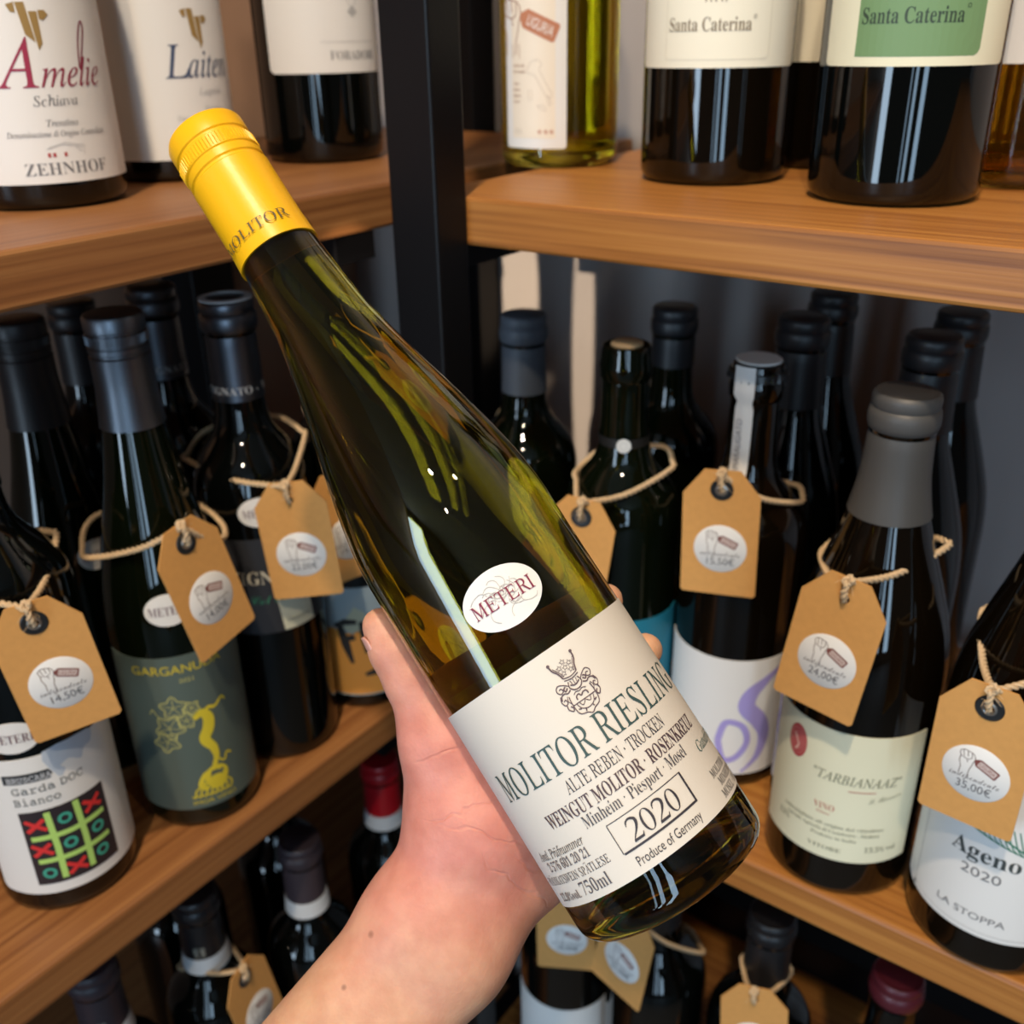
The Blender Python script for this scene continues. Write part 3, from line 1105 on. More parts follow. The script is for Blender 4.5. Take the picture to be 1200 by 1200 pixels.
# ---- middle right shelf
bottle((-0.379, 0.530, Z2), 0.272, 0.0365, 'bordeaux', M_DARKG, 'wine_bottle', 'dark green bottle with matt grey capsule beside the black post', group=SHELF_MR, cap_len=0.052, cap_col=((0.085, 0.097, 0.118), 0.5, 0.0))
b_cork, rf_cork = bottle((-0.277, 0.49, Z2), 0.278, 0.0362, 'bordeaux', M_DARKG, 'wine_bottle', 'dark green bottle closed with a bare cork, teal label', group=SHELF_MR, cork=True,
       labels=[dict(z=(0.02, 0.112), half=80, corner=0.001, mat=plain('label_paper_teal', (0.01, 0.17, 0.26), 0.5), draw=lambda d: d.poly(smoothpts([(18, 50), (24, 56), (30, 50), (24, 46)], 3, True), (0.10, 0.34, 0.42)))])
mb = MB(); mb.lathe([(rf_cork(0.221) + 0.0005, 0.218), (rf_cork(0.221) + 0.0007, 0.224)], 48)
band = mb.build('neck_band', plain('neck_band_black', (0.012, 0.012, 0.012), 0.4), b_cork)
d = Draw(); d.disc(0, 0, 4.4, (0.62, 0.62, 0.6)); d.ring(0, 0, 2.4, 0.3, LGR, 2)
d.build(lambda u, v, l: (0.0175 + 0.0002 * l, u / 1000, 0.221 + v / 1000), band)
b_c18, rf_c18 = bottle((-0.309, 0.612, Z2), 0.269, 0.036, 'bordeaux', M_DARKG, 'wine_bottle', 'dark bottle with black capsule behind the bare cork bottle', group=SHELF_MR, cap_len=0.04)
b_str, rf_str = bottle((-0.2055, 0.513, Z2), 0.273, 0.037, 'bordeaux', M_BROWNG, 'wine_bottle', 'dark bottle with white paper strip over its mouth and purple squiggle label', group=SHELF_MR, cap_kind=None,
       labels=[dict(z=(0.012, 0.098), half=85, corner=0.001, mat=M_WHITE, draw=d_purple)])
# paper strip over the mouth of the strap bottle
mb = MB(); H = 0.273
prof = [(0.0, H + 0.0016), (0.0155, H + 0.0016), (0.0162, H - 0.001)]
rs = 0.0157
mb.lathe([(0, H + 0.0022), (0.0122, H + 0.0021), (0.0130, H + 0.0014), (0.0126, H + 0.0008), (0, H + 0.0008)][::-1], 40)
cols = []
zz = [H + 0.001 - 0.0042 * i for i in range(20)]
for z in zz:
    wdt = 0.0062 if z > H - 0.016 else (0.0046 if z > H - 0.022 else 0.0056)
    r = rf_str(z) + 0.0011 + (0.0022 if z > H - 0.02 else 0)
    cols.append([(r * math.cos(a), r * math.sin(a), z) for a in (-0.42 - wdt / r + wdt * 0, -0.42 - wdt / r * 0.3, -0.42 + wdt / r * 0.3, -0.42 + wdt / r)])
vs = [p for c in cols for p in c]
mb.add(vs, [(i * 4 + j, (i + 1) * 4 + j, (i + 1) * 4 + j + 1, i * 4 + j + 1) for i in range(19) for j in range(3)])
strip = mb.build('paper_strip', M_WHITE, b_str)
d = Draw(); d.text('MARALIGATO', 0, 0, 3.2, 'sans', (0.25, 0.25, 0.28), 30, rot=90, align='l')
d.build(lambda u, v, l: ((rf_str(0.21) + 0.0016) * math.cos(-0.36 + u / 1000 / 0.0155), (rf_str(0.21) + 0.0016) * math.sin(-0.36 + u / 1000 / 0.0155), 0.214 + v / 1000), strip)
mb = MB(); mb.lathe([(rs - 0.0012, H - 0.0035), (rs + 0.0006, H - 0.004), (rs + 0.0010, H - 0.0075), (rs - 0.001, H - 0.0085)], 40)
for k in range(24):
    a = 2 * PI * k / 24
    mb.add([((rs + q) * math.cos(a + t), (rs + q) * math.sin(a + t), z) for q, t, z in ((0.0006, -0.09, H - 0.008), (0.0018, 0, H - 0.0085), (0.0006, 0.09, H - 0.008), (0.0004, 0, H - 0.003))], [(0, 1, 3), (1, 2, 3)])
mb.build('crown_cap', plain('black_cap_metal', (0.012, 0.012, 0.013), 0.3), b_str)
bottle((-0.2105, 0.592, Z2), 0.280, 0.0365, 'burgundy', M_DARK, 'wine_bottle', 'black bottle with black capsule behind the white strip bottle', group=SHELF_MR)
bottle((-0.2212, 0.676, Z2), 0.277, 0.0365, 'burgundy', M_DARK, 'wine_bottle', 'black bottle in the back row, right behind the one behind the white strip bottle', group=SHELF_MR)
b_tar, rf_tar = bottle((-0.1139, 0.4719, Z2), 0.284, 0.0412, 'burgundy', M_BROWNG, 'wine_bottle', 'dark bottle with matt grey capsule and pale yellow label with red seal', group=SHELF_MR, facing=-5, cap_len=0.062, cap_col=((0.062, 0.060, 0.058), 0.5, 0.0),
       labels=[dict(z=(0.0267, 0.112), half=64, corner=0.001, mat=M_CREAM2, draw=d_tarb)])
bottle((-0.132, 0.588, Z2), 0.281, 0.0365, 'burgundy', M_DARK, 'wine_bottle', 'black bottle with black capsule behind the pale yellow label bottle', group=SHELF_MR)
bottle((-0.137, 0.676, Z2), 0.275, 0.0365, 'burgundy', M_DARK, 'wine_bottle', 'black bottle in the back row, behind the one behind the pale yellow label bottle', group=SHELF_MR)
b_age, rf_age = bottle((-0.0287, 0.4680, Z2), 0.290, 0.0415, 'burgundy', M_BROWNG, 'wine_bottle', 'dark bottle with large white label dated 2020 and green sprig', group=SHELF_MR, facing=-14,
       labels=[dict(z=(0.0233, 0.125), half=64, corner=0.001, mat=M_WHITE, draw=d_ageno)])
# ---- lower left shelf


def lower(x, y, H, R, capc, band, label, group, mark=True):
    r, f = bottle((x, y, Z3), H, R, 'bordeaux', M_DARK, 'wine_bottle', label, group=group, cap_len=0.05, cap_col=capc)
    if band:
        mb = MB(); z0, z1 = H - 0.064, H - 0.050
        mb.lathe([(f(z0) + 0.0006, z0), (f(z0) + 0.0011, z0 + 0.0005), (f(z1) + 0.0011, z1), (f(z1) + 0.0006, z1)], 48)
        mb.build('neck_band', plain('neck_band_white', (0.62, 0.66, 0.70), 0.5), r)
    if mark:
        d = Draw()
        d.line([(-3.4, -4), (3.4, -4), (3.4, 4), (-3.4, 4)], 0.6, (0.5, 0.48, 0.4), closed=True)
        d.line([(-2, -3), (-2, 3), (0.4, 0), (2, 3), (2, -3)], 0.8, (0.5, 0.48, 0.4))
        ca = [c for c in r.children if c.name.startswith('capsule')][0]
        R0 = f(H - 0.043) + 0.0014
        d.build(lambda u, v, l: (R0 * math.cos(u / 1000 / R0 - 0.3), R0 * math.sin(u / 1000 / R0 - 0.3), H - 0.043 + v / 1000), ca)
    return r, f


PURP = ((0.040, 0.030, 0.040), 0.45, 0.0)
b_l26, rf_l26 = lower(-0.487, 0.197, 0.275, 0.0345, PURP, True, 'dark bottle with plum capsule and white neck band in the lower left corner', SHELF_LL)
b_l27, rf_l27 = lower(-0.481, 0.273, 0.275, 0.0345, ((0.02, 0.018, 0.02), 0.35, 0.2), True, 'dark bottle with black capsule, white neck band and kraft tag, left of the forearm', SHELF_LL)
b_l28, rf_l28 = lower(-0.458, 0.349, 0.275, 0.0345, PURP, True, 'dark bottle with plum capsule and white neck band just left of the forearm', SHELF_LL, False)
b_red, rf_red = lower(-0.474, 0.452, 0.272, 0.0345, ((0.42, 0.008, 0.016), 0.35, 0.1), True, 'dark bottle with bright red capsule left of the wrist', SHELF_LL, False)
bottle((-0.545, 0.395, Z3), 0.275, 0.036, 'bordeaux', M_DARK, 'wine_bottle', 'black bottle standing behind the red capsule bottle', group=SHELF_LL)
bottle((-0.565, 0.305, Z3), 0.275, 0.036, 'bordeaux', M_DARK, 'wine_bottle', 'black bottle in the second row of the lower left shelf', group=SHELF_LL)
# ---- lower right shelf
b_r31, rf_r31 = bottle((-0.302, 0.470, Z3), 0.275, 0.0365, 'bordeaux', M_DARK, 'wine_bottle', 'dark bottle with white label below the held bottle, square kraft tag on it', group=SHELF_LR,
       labels=[dict(z=(0.015, 0.126), half=85, corner=0.001, mat=M_WHITE, draw=lambda d: d.text('Rosa', -14, 45, 12, 'script', (0.55, 0.48, 0.58), 30))])
b_r32, rf_r32 = bottle((-0.224, 0.470, Z3), 0.29, 0.0365, 'bordeaux', M_DARK, 'wine_bottle', 'dark bottle below the base of the held bottle, tilted kraft tag on it', group=SHELF_LR,
       labels=[dict(z=(0.015, 0.095), half=60, corner=0.001, mat=M_WHITE, turn=-40)])
b_r33, rf_r33 = bottle((-0.148, 0.482, Z3), 0.276, 0.036, 'bordeaux', M_DARK, 'wine_bottle', 'black bottle below the shelf edge left of the dark red capsule', group=SHELF_LR)
b_r35, rf_r35 = bottle((-0.066, 0.482, Z3), 0.276, 0.036, 'bordeaux', M_DARK, 'wine_bottle', 'black bottle with dark red capsule under the white label dated 2020', group=SHELF_LR, cap_len=0.012, cap_col=((0.10, 0.012, 0.02), 0.4, 0.1))

# ------------------------------------------------------------------ price tags on twine


def rope(pts, r, name, parent, inv, twist=900.0):
    """two-ply twine along a smooth path (world points)"""
    P = [Vector(p) for p in smoothpts(pts, 8)]
    # resample evenly
    L = [0.0]
    for a, b in zip(P[:-1], P[1:]):
        L.append(L[-1] + (b - a).length)
    n = max(8, int(L[-1] / 0.0011))
    Q = []
    j = 0
    for i in range(n + 1):
        s = L[-1] * i / n
        while j < len(L) - 2 and L[j + 1] < s:
            j += 1
        k = (s - L[j]) / max(1e-9, L[j + 1] - L[j])
        Q.append(P[j].lerp(P[j + 1], k))
    t0 = (Q[1] - Q[0]).normalized()
    nx = t0.cross(Vector((0.3, 0.2, 1))).normalized()
    plies = ([], [])
    for i in range(n + 1):
        t = (Q[min(i + 1, n)] - Q[max(i - 1, 0)]).normalized()
        nx = (nx - t * nx.dot(t)).normalized()
        ny = t.cross(nx)
        a = L[-1] * i / n * twist
        o = (nx * math.cos(a) + ny * math.sin(a)) * r * 0.5
        plies[0].append(inv @ (Q[i] + o))
        plies[1].append(inv @ (Q[i] - o))
    mb = MB()
    for p in plies:
        mb.tube(p, r * 0.62, 6)
    return mb


def price_tag(bt, rf, eye_px, off, label, price, bot_px=None, yaw=0, eyelet=True, ring_h=None, seed=1, card_l=0.0775, strand=1.0, knot_up=0.010, logo=True, split=0.55, tilt=0.0, loose=0.0, group='kraft price tags on twine'):
    """a kraft tag hung in front of bottle bt; eye_px places its hole, off = distance in front of the bottle axis"""
    W, CH, EY = 0.0425, 0.012, 0.0115
    bx, by, bz = bt.matrix_world.translation
    r = ray(*eye_px)
    k = (math.hypot(bx, by) - off) / math.hypot(r[0], r[1])
    P = Vector(EYE + r * k)
    if bot_px:
        q = ray(*bot_px)
        kk = (P.x * q[0] + P.y * q[1]) / (q[0] ** 2 + q[1] ** 2)
        down = (Vector(EYE + q * kk) - P).normalized()
    else:
        down = Vector((0, 0, -1))
    n = Vector((-P.x, -P.y, 0)).normalized()
    n = Matrix.Rotation(rad(yaw), 3, 'Z') @ n
    n = (n - down * n.dot(down)).normalized()
    x = down.cross(n) * -1          # viewer's right
    if x.dot(Vector((-P.y, P.x, 0))) * -1 > 0 and abs(yaw) < 60:
        pass
    y = -down
    x = y.cross(n)
    M = Matrix(((x.x, y.x, n.x, P.x), (x.y, y.y, n.y, P.y), (x.z, y.z, n.z, P.z), (0, 0, 0, 1)))
    root = thing('price_tag', label, 'price tag', M, group)
    inv = M.inverted()
    # card with a real hole; local x right, y up, z towards the viewer, origin at the hole
    bm = bmesh.new()
    top, bot = EY, EY - card_l
    h = W / 2
    rc = 0.0015
    out = [(-h + rc, bot), (h - rc, bot), (h, bot + rc), (h, top - CH * 1.25), (h - CH * 0.95, top), (-h + CH * 0.95, top), (-h, top - CH * 1.25), (-h, bot + rc)]
    ov = [bm.verts.new((p[0], p[1], 0)) for p in out]
    hv = [bm.verts.new((0.0024 * math.cos(2 * PI * q / 20), 0.0024 * math.sin(2 * PI * q / 20), 0)) for q in range(20)]
    es = [bm.edges.new((a, b)) for a, b in zip(ov, ov[1:] + ov[:1])] + [bm.edges.new((a, b)) for a, b in zip(hv, hv[1:] + hv[:1])]
    bmesh.ops.triangle_fill(bm, edges=es, use_beauty=True)
    ext = bmesh.ops.extrude_face_region(bm, geom=bm.faces[:])
    for e in ext['geom']:
        if isinstance(e, bmesh.types.BMVert):
            e.co.z -= 0.0008
    bmesh.ops.recalc_face_normals(bm, faces=bm.faces)
    me = bpy.data.meshes.new('card')
    bm.to_mesh(me)
    bm.free()
    me.materials.append(M_KRAFT)
    card = bpy.data.objects.new('card', me)
    COL.objects.link(card)
    card.parent = root
    # eyelet
    mb = MB()
    if eyelet:
        mb.lathe([(0.0030, 0.0001), (0.0032, 0.0006), (0.0058, 0.0007), (0.0064, 0.0002), (0.0064, 0.00005), (0.0030, 0.00005)], 32, True)
        mb.build('eyelet', plain('eyelet_black', (0.012, 0.014, 0.016), 0.35), root)
        mb = MB()
        mb.lathe([(0.0021, -0.0009), (0.0021, 0.0009), (0.0026, 0.0013), (0.0033, 0.0011), (0.0035, 0.0007), (0.0024, -0.0009)], 32, True)
        mb.build('grommet', plain('grommet_steel', (0.45, 0.43, 0.40), 0.3, 0.9), root)
    # round sticker
    if logo:
        sy = -0.0365 if card_l > 0.06 else -0.026
        mb = MB()
        mb.lathe([(0, 0.00025), (0.0146, 0.00025), (0.0148, 0.0001), (0.0148, 0.00002)][::-1], 48)
        st = mb.build('sticker', M_WHITE, root)
        st.location = (0.0005, sy, 0)
        d = Draw()
        fist(d, 1.22, -1.5, 4.6, (0.16, 0.11, 0.10), (0.20, 0.06, 0.05), lw=0.30)
        d.text('indipendente', 0, -4.4, 3.0, 'script', (0.12, 0.10, 0.10), 22)
        d.text(price, 0.5, -10.0, 4.0, 'sans', (0.09, 0.09, 0.10), 15.5)
        d.build(lambda u, v, l: (u / 1000, v / 1000, 0.0003 + 0.00006 * l), st)
    # twine: through the hole, knotted above it, loop round the neck
    K = P + y * knot_up + n * 0.0022
    zr = (ring_h if ring_h else (P.z - bz + 0.03))
    rr = rf(zr) + 0.0018 + loose
    az = math.atan2(-by, -bx)
    ring = []
    for q in range(0, 13):
        a = az + PI * split + (2 * PI - 2 * PI * split) * q / 12
        ring.append((bx + rr * math.cos(a), by + rr * math.sin(a), bz + zr + 0.0015 * math.sin(q * 1.3 + seed) + tilt * math.sin(a - az) - loose * 0.9 * math.cos(a - az)))
    # viewer's right of the bottle is at az + angle
    pts = [tuple(K)] + [tuple(K.lerp(Vector(ring[0]), 0.5) + n * 0.004 - Vector((0, 0, 0.004)))] + ring + [tuple(K.lerp(Vector(ring[-1]), 0.5) + n * 0.004 - Vector((0, 0, 0.003)))] + [tuple(K)]
    mb = rope(pts, 0.0017 * strand, 'twine', root, inv)
    m2 = rope([tuple(P - n * 0.0035 - y * 0.0005), tuple(P + n * 0.0008 - y * 0.0008), tuple(P + n * 0.0035 + y * 0.004), tuple(K + n * 0.001), tuple(K + x * 0.002 + n * 0.001 + y * 0.002), tuple(K - n * 0.0012 + y * 0.003),
               tuple(K - x * 0.002 + y * 0.001 + n * 0.001), tuple(K + n * 0.002 - y * 0.001), tuple(P + n * 0.003 + y * 0.0035 - x * 0.001), tuple(P - n * 0.0035 - y * 0.0008)], 0.0014 * strand, 'twine', root, inv)
    mb.add(m2.v, m2.f)
    rnd = random.Random(seed)
    for q in range(9):
        a = Vector(inv @ (K + (P - K) * rnd.uniform(-0.4, 0.6)))
        b = a + Vector((rnd.uniform(-1, 1), rnd.uniform(-1, 1), rnd.uniform(0, 1))) * 0.006
        mb.tube([a, (a + b) / 2 + Vector((rnd.uniform(-1, 1), rnd.uniform(-1, 1), 0)) * 0.0015, b], 0.00009, 4)
    mb.build('twine', M_TWINE, root)
    return root


price_tag(b_garda, rf_garda, (40, 730), 0.050, 'kraft price tag reading 14,50 hanging on the noughts and crosses bottle', '14,50€', (93, 852), yaw=-4, ring_h=0.208, tilt=-0.003, loose=0.002, seed=1)
price_tag(b_gar, rf_gar, (218, 636), 0.046, 'kraft price tag hanging on the yellow vine figure bottle', '14,00€', (268, 748), yaw=38, ring_h=0.186, tilt=-0.003, loose=0.007, split=0.4, seed=2)
price_tag(b_vig, rf_vig, (339, 586), 0.050, 'kraft price tag hanging on the bottle with the silver ringed capsule', '22,00€', (360, 686), yaw=-12, ring_h=0.214, tilt=0.003, loose=0.006, split=0.5, seed=3, eyelet=False)
price_tag(b_fre, rf_fre, (396, 572), 0.047, 'kraft price tag above the orange label, partly behind the held bottle', '19,00€', (420, 682), yaw=22, ring_h=0.217, seed=4)
price_tag(b_cork, rf_cork, (681, 606), 0.045, 'kraft price tag on the bare cork bottle, mostly behind the held bottle', '12,50€', (668, 690), yaw=-18, ring_h=0.200, tilt=0.006, loose=0.004, split=0.4, seed=5)
price_tag(b_str, rf_str, (846, 574), 0.043, 'kraft price tag reading 15,50 hanging on the white strip bottle', '15,50€', (840, 700), yaw=-6, ring_h=0.190, seed=6, split=0.40, tilt=0.004)
price_tag(b_tar, rf_tar, (990, 702), 0.049, 'kraft price tag reading 24,00 above the pale yellow label', '24,00€', (952, 824), yaw=-18, ring_h=0.196, tilt=0.007, loose=0.001, seed=7, eyelet=False)
price_tag(b_age, rf_age, (1160, 830), 0.055, 'kraft price tag reading 35,00 hanging over the white label dated 2020', '35,00€', (1130, 955), yaw=-10, ring_h=0.186, tilt=0.006, seed=8)
price_tag(b_l27, rf_l27, (287, 1146), 0.040, 'kraft price tag on the lower left shelf beside the forearm', '16,00€', (328, 1240), yaw=46, ring_h=0.206, seed=9)
price_tag(b_r31, rf_r31, (663, 1058), 0.046, 'upright kraft price tag above the white label under the palm', '18,00€', (664, 1150), yaw=-4, ring_h=0.215, seed=10, eyelet=False)
price_tag(b_r32, rf_r32, (738, 1082), 0.046, 'tilted kraft price tag under the base of the held bottle', '21,00€', (716, 1180), yaw=-38, ring_h=0.2, seed=11, eyelet=False)
price_tag(b_r33, rf_r33, (884, 1172), 0.040, 'kraft price tag at the bottom edge left of the dark red capsule', '23,00€', (880, 1290), yaw=0, ring_h=0.222, seed=12, eyelet=False)


def neck_twine(bt, rf, h, label, sag=0.006, seed=1):
    """twine loop whose tag is out of sight"""
    root = thing('twine_loop', label, 'twine', bt.matrix_world.copy(), 'twine loops round bottle necks')
    bx, by, bz = bt.matrix_world.translation
    inv = bt.matrix_world.inverted()
    r = rf(h) + 0.0022
    pts = []
    for q in range(25):
        a = 2 * PI * q / 24
        rr = r + 0.010 * max(0, math.cos(a)) ** 3
        pts.append(bt.matrix_world @ Vector((rr * math.cos(a), rr * math.sin(a), h - sag * (1 + math.cos(a)))))
    pts.append(bt.matrix_world @ Vector((r + 0.012, 0.012, h - sag * 3)))
    mb = rope([tuple(p) for p in pts], 0.0017, 'twine', root, inv)
    mb.build('twine', M_TWINE, root)


c16 = [o for o in COL.objects if o.get('label', '').startswith('dark green bottle with matt grey')][0]
neck_twine(c16, rfun(profile('bordeaux', 0.272, 0.0365)), 0.206, 'twine loop round the neck of the matt grey capsule bottle', 0.010)
neck_twine(b_l28, rf_l28, 0.205, 'twine loop under the plum capsule beside the forearm', 0.014)

# ------------------------------------------------------------------ the held bottle
HB = at(793, 1036, 0.345)
HT = at(242.5, 164, 0.387)
HL = (HT - HB).length
U = (HT - HB).normalized()
fwd = (Vector(EYE) - (HB + U * 0.09))
fwd = (fwd - U * fwd.dot(U)).normalized()
side = U.cross(fwd)                    # viewer's right across the bottle
HM = Matrix(((fwd.x, side.x, U.x, HB.x), (fwd.y, side.y, U.y, HB.y), (fwd.z, side.z, U.z, HB.z), (0, 0, 0, 1)))
HR = 0.0368
s = HL / 0.333
held_shape = [(HR, 0.010 * s), (HR, 0.145 * s), (0.0362, 0.156 * s), (0.0338, 0.172 * s), (0.0300, 0.190 * s), (0.0255, 0.209 * s), (0.0215, 0.227 * s), (0.0184, 0.244 * s), (0.0166, 0.262 * s), (0.0153, 0.280 * s), (0.0146, 0.300 * s), (0.0142, HL)]


def d_molitor(d):
    """artwork of the main label; u = mm from its centre line, v = mm above its lower edge"""
    K = (0.035, 0.03, 0.04)
    G = (0.035, 0.075, 0.075)
    P = (0.075, 0.045, 0.055)
    d.text('MOLITOR RIESLING', -2.0, 39.3, 9.4, 'caps', G, 85)
    d.text('ALTE REBEN · TROCKEN', 0.5, 32.4, 4.2, 'caps', K, 40.5)
    d.text('WEINGUT MOLITOR · ROSENKREUZ', 0.9, 25.5, 4.6, 'serifb', P, 67)
    d.text('Minheim · Piesport · Mosel', 0.5, 20.5, 4.0, 'serif', (0.07, 0.065, 0.075), 42.5)
    d.line([(-14.8, 18.2), (14.5, 18.2)], 0.28, K)
    d.line([(-14.8, 18.2), (-14.8, 8.0)], 0.28, K)
    d.line([(14.6, 18.3), (14.6, 7.6)], 0.75, K)
    d.line([(-14.5, 7.9), (14.9, 7.9)], 0.75, K)
    for i, x in enumerate((-7.6, -2.6, 2.4, 7.4)):
        if i % 2:
            for q in range(48):
                a, b = 2 * PI * q / 48, 2 * PI * (q + 1) / 48
                d.poly([(x + 2.2 * math.cos(a), 13 + 3.7 * math.sin(a)), (x + 2.2 * math.cos(b), 13 + 3.7 * math.sin(b)),
                        (x + 1.35 * math.cos(b), 13 + 3.45 * math.sin(b)), (x + 1.35 * math.cos(a), 13 + 3.45 * math.sin(a))], K, 1, 'lettering')
        else:
            pp = smoothpts([(x - 2.0, 14.6), (x - 1.5, 16.0), (x - 0.1, 16.5), (x + 1.3, 15.7), (x + 1.4, 14.3), (x + 0.5, 12.6), (x - 0.9, 11.0), (x - 1.9, 9.7)], 4)
            d.line(pp, [0.25, 0.3, 0.4, 0.5, 0.55, 0.6, 0.62, 0.65, 0.7, 0.75, 0.8, 0.85, 0.9, 0.95, 1.0, 1.0, 1.0, 0.95, 0.9, 0.8, 0.7, 0.6, 0.5, 0.45, 0.4, 0.35, 0.3, 0.3, 0.3], K, 1, 'lettering')
            d.poly([(x - 2.1, 9.3), (x + 1.6, 9.3), (x + 2.15, 10.9), (x + 1.9, 10.9), (x + 1.4, 10.15), (x - 1.7, 10.15)], K, 2, 'lettering')
    d.text('Produce of Germany', 0.4, 2.4, 3.0, 'sans', K, 25.5)
    d.text('Amtl. Prüfnummer', -24, 17.2, 3.1, 'ital', K, 24, 'r')
    d.text('2 576 601 20 21', -24.5, 13.0, 3.1, 'serifb', (0.12, 0.11, 0.12), 21, 'r')
    d.text('PRÄDIKATSWEIN SPÄTLESE', -19.5, 8.4, 2.7, 'caps', K, 34, 'r')
    d.text('12,0%vol.', -37, 2.4, 2.8, 'serifb', (0.12, 0.11, 0.12), 13, 'r')
    d.text('750ml', -23, 2.4, 4.3, 'serif', (0.09, 0.08, 0.09), 12.5, 'r')
    d.text('Gutsabfüllung', 28.5, 17.6, 3.6, 'ital', (0.03, 0.10, 0.09), 24, 'l')
    d.text('MOLITOR · ROSENKREUZ', 26.5, 8.6, 2.6, 'caps', K, 36, 'l')
    d.text('MINHEIM/MOSEL', 28.5, 5.0, 2.6, 'caps', K, 26, 'l')
    d.text('MOSEL · DEUTSCHLAND', 26.5, 1.4, 2.6, 'caps', K, 36, 'l')
    # crest: crown, helmet with mantling, shield with half wheel
    E = (0.10, 0.065, 0.08)
    cx, cy = 1.0, 59.6
    L = lambda pts, w=0.28, n=5, closed=False: d.line([(cx + 0.88 * p[0], cy + 0.88 * p[1]) for p in (smoothpts(pts, n, closed) if n else pts)], w, E, closed=closed and not n)
    L([(-2.9, 4.6), (-3.6, 7.0), (-4.9, 9.0), (-5.3, 11.2)], 0.55)
    L([(2.9, 4.6), (3.6, 7.0), (4.7, 9.0), (4.9, 11.4)], 0.55)
    L([(-2.3, 4.9), (-3.0, 7.2), (-4.5, 9.6)], 0.22)
    L([(2.3, 4.9), (3.0, 7.2), (4.4, 9.6)], 0.22)
    d.disc(cx - 4.66, cy + 9.9, 0.55, E)
    d.disc(cx + 4.3, cy + 10.1, 0.55, E)
    L([(-3, 4.5), (0, 3.9), (3, 4.5)], 0.35)
    L([(-3, 3.6), (0, 3.0), (3, 3.6)], 0.35)
    for x, y in ((-1.6, 6.0), (1.5, 6.0), (0, 7.6), (-2.2, 8.4), (2.1, 8.4), (0, 9.8)):
        st = []
        for q in range(10):
            r = 1.15 if q % 2 == 0 else 0.5
            st.append((x + r * math.sin(q * PI / 5), y + r * math.cos(q * PI / 5)))
        L(st, 0.2, 0, True)
    L([(-2.0, 2.6), (-2.6, 0.6), (-1.6, -0.8), (0, -1.3), (1.6, -0.8), (2.6, 0.6), (2.0, 2.6)], 0.4)
    L([(-1.9, 1.2), (0, 0.4), (1.9, 1.2)], 0.45)
    L([(-1.2, 2.6), (-1.0, 1.2)], 0.25)
    L([(1.2, 2.6), (1.0, 1.2)], 0.25)
    L([(0, 2.7), (0, 0.6)], 0.25)
    for sg in (-1, 1):
        L([(sg * 2.6, 1.2), (sg * 4.2, 2.6), (sg * 6.2, 3.4), (sg * 7.4, 2.0), (sg * 6.6, 0.4), (sg * 5.2, 0.8), (sg * 5.6, 2.0), (sg * 6.4, 1.7)], 0.34)
        L([(sg * 2.8, -0.2), (sg * 4.2, -0.8), (sg * 5.4, -0.2), (sg * 6.8, -0.6), (sg * 7.4, -2.0)], 0.45)
        L([(sg * 7.2, -0.4), (sg * 7.9, -2.2), (sg * 7.2, -4.0), (sg * 6.0, -3.6), (sg * 6.2, -2.2), (sg * 7.0, -2.6)], 0.34)
        L([(sg * 6.8, -4.2), (sg * 7.0, -5.8), (sg * 5.8, -7.2), (sg * 5.2, -6.2), (sg * 5.9, -5.2)], 0.4)
        L([(sg * 3.4, 1.0), (sg * 4.4, 0.2), (sg * 4.8, 1.2), (sg * 3.8, 1.8)], 0.5, 4)
        L([(sg * 5.0, -1.6), (sg * 5.6, -3.2), (sg * 5.0, -4.6)], 0.25)
    L([(-4.6, -2.0), (-4.9, -4.6), (-4.7, -8.0), (-3.8, -9.6), (-1.6, -10.3), (0, -11.4), (1.6, -10.3), (3.8, -9.6), (4.7, -8.0), (4.9, -4.6), (4.6, -2.0)], 0.36, 3)
    L([(-4.8, -5.6), (4.8, -5.6)], 0.32, 0)
    L([(-2.6, -2.4), (-1.4, -1.8), (0, -2.2), (1.4, -1.8), (2.6, -2.4)], 0.3)
    L([(-2.4, -4.6), (-2.2, -3.4), (-1.0, -3.0), (-0.4, -4.0), (0.8, -3.2), (2.0, -3.4), (2.4, -4.7)], 0.45, 3)
    L([(-3.6, -5.7), (-2.6, -8.0), (0, -9.0), (2.6, -8.0), (3.6, -5.7)], 0.3)
    L([(-2.4, -5.8), (-1.6, -7.2), (-0.3, -6.2), (-0.3, -5.8)], 0.28)
    L([(2.4, -5.8), (1.6, -7.2), (0.3, -6.2), (0.3, -5.8)], 0.28)
    L([(-3.9, -7.6), (-2.9, -8.1)], 0.45, 0)
    L([(3.9, -7.6), (2.9, -8.1)], 0.45, 0)
    L([(-1.8, -9.7), (-1.4, -8.7)], 0.45, 0)
    L([(1.8, -9.7), (1.4, -8.7)], 0.45, 0)


held, rf_held = bottle(tuple(HB), HL, HR, held_shape, M_OLIVE, 'wine_bottle', 'tilted olive glass white wine bottle with yellow screw cap held in the hand', M=HM,
                       cap_kind='screw', cap_len=0.0565, cap_col=((0.80, 0.43, 0.003), 0.36, 0.0), hollow=0.865,
                       labels=[dict(z=(0.0180, 0.0922), half=128, corner=0.001, mat=M_PAPER, draw=d_molitor, turn=9, skew=0.03),
                               dict(z=(0.1040, 0.1242), half=22, mat=M_WHITE, ellipse=True, draw=d_meteri, name='importer_sticker', turn=3),
                               dict(z=(0.0200, 0.0960), half=40, corner=0.001, mat=M_PAPER, name='back_label', turn=186)])
for a in (-14, 150):
    capsule_text(held, rf_held, HL - 0.0510, 'MOLITOR', 3.9, (0.10, 0.07, 0.02), 33, a, 'caps', 0.0018)

# ------------------------------------------------------------------ hand and forearm (one continuous surface)


def hf(t, r, dep_back, f=None):
    pass


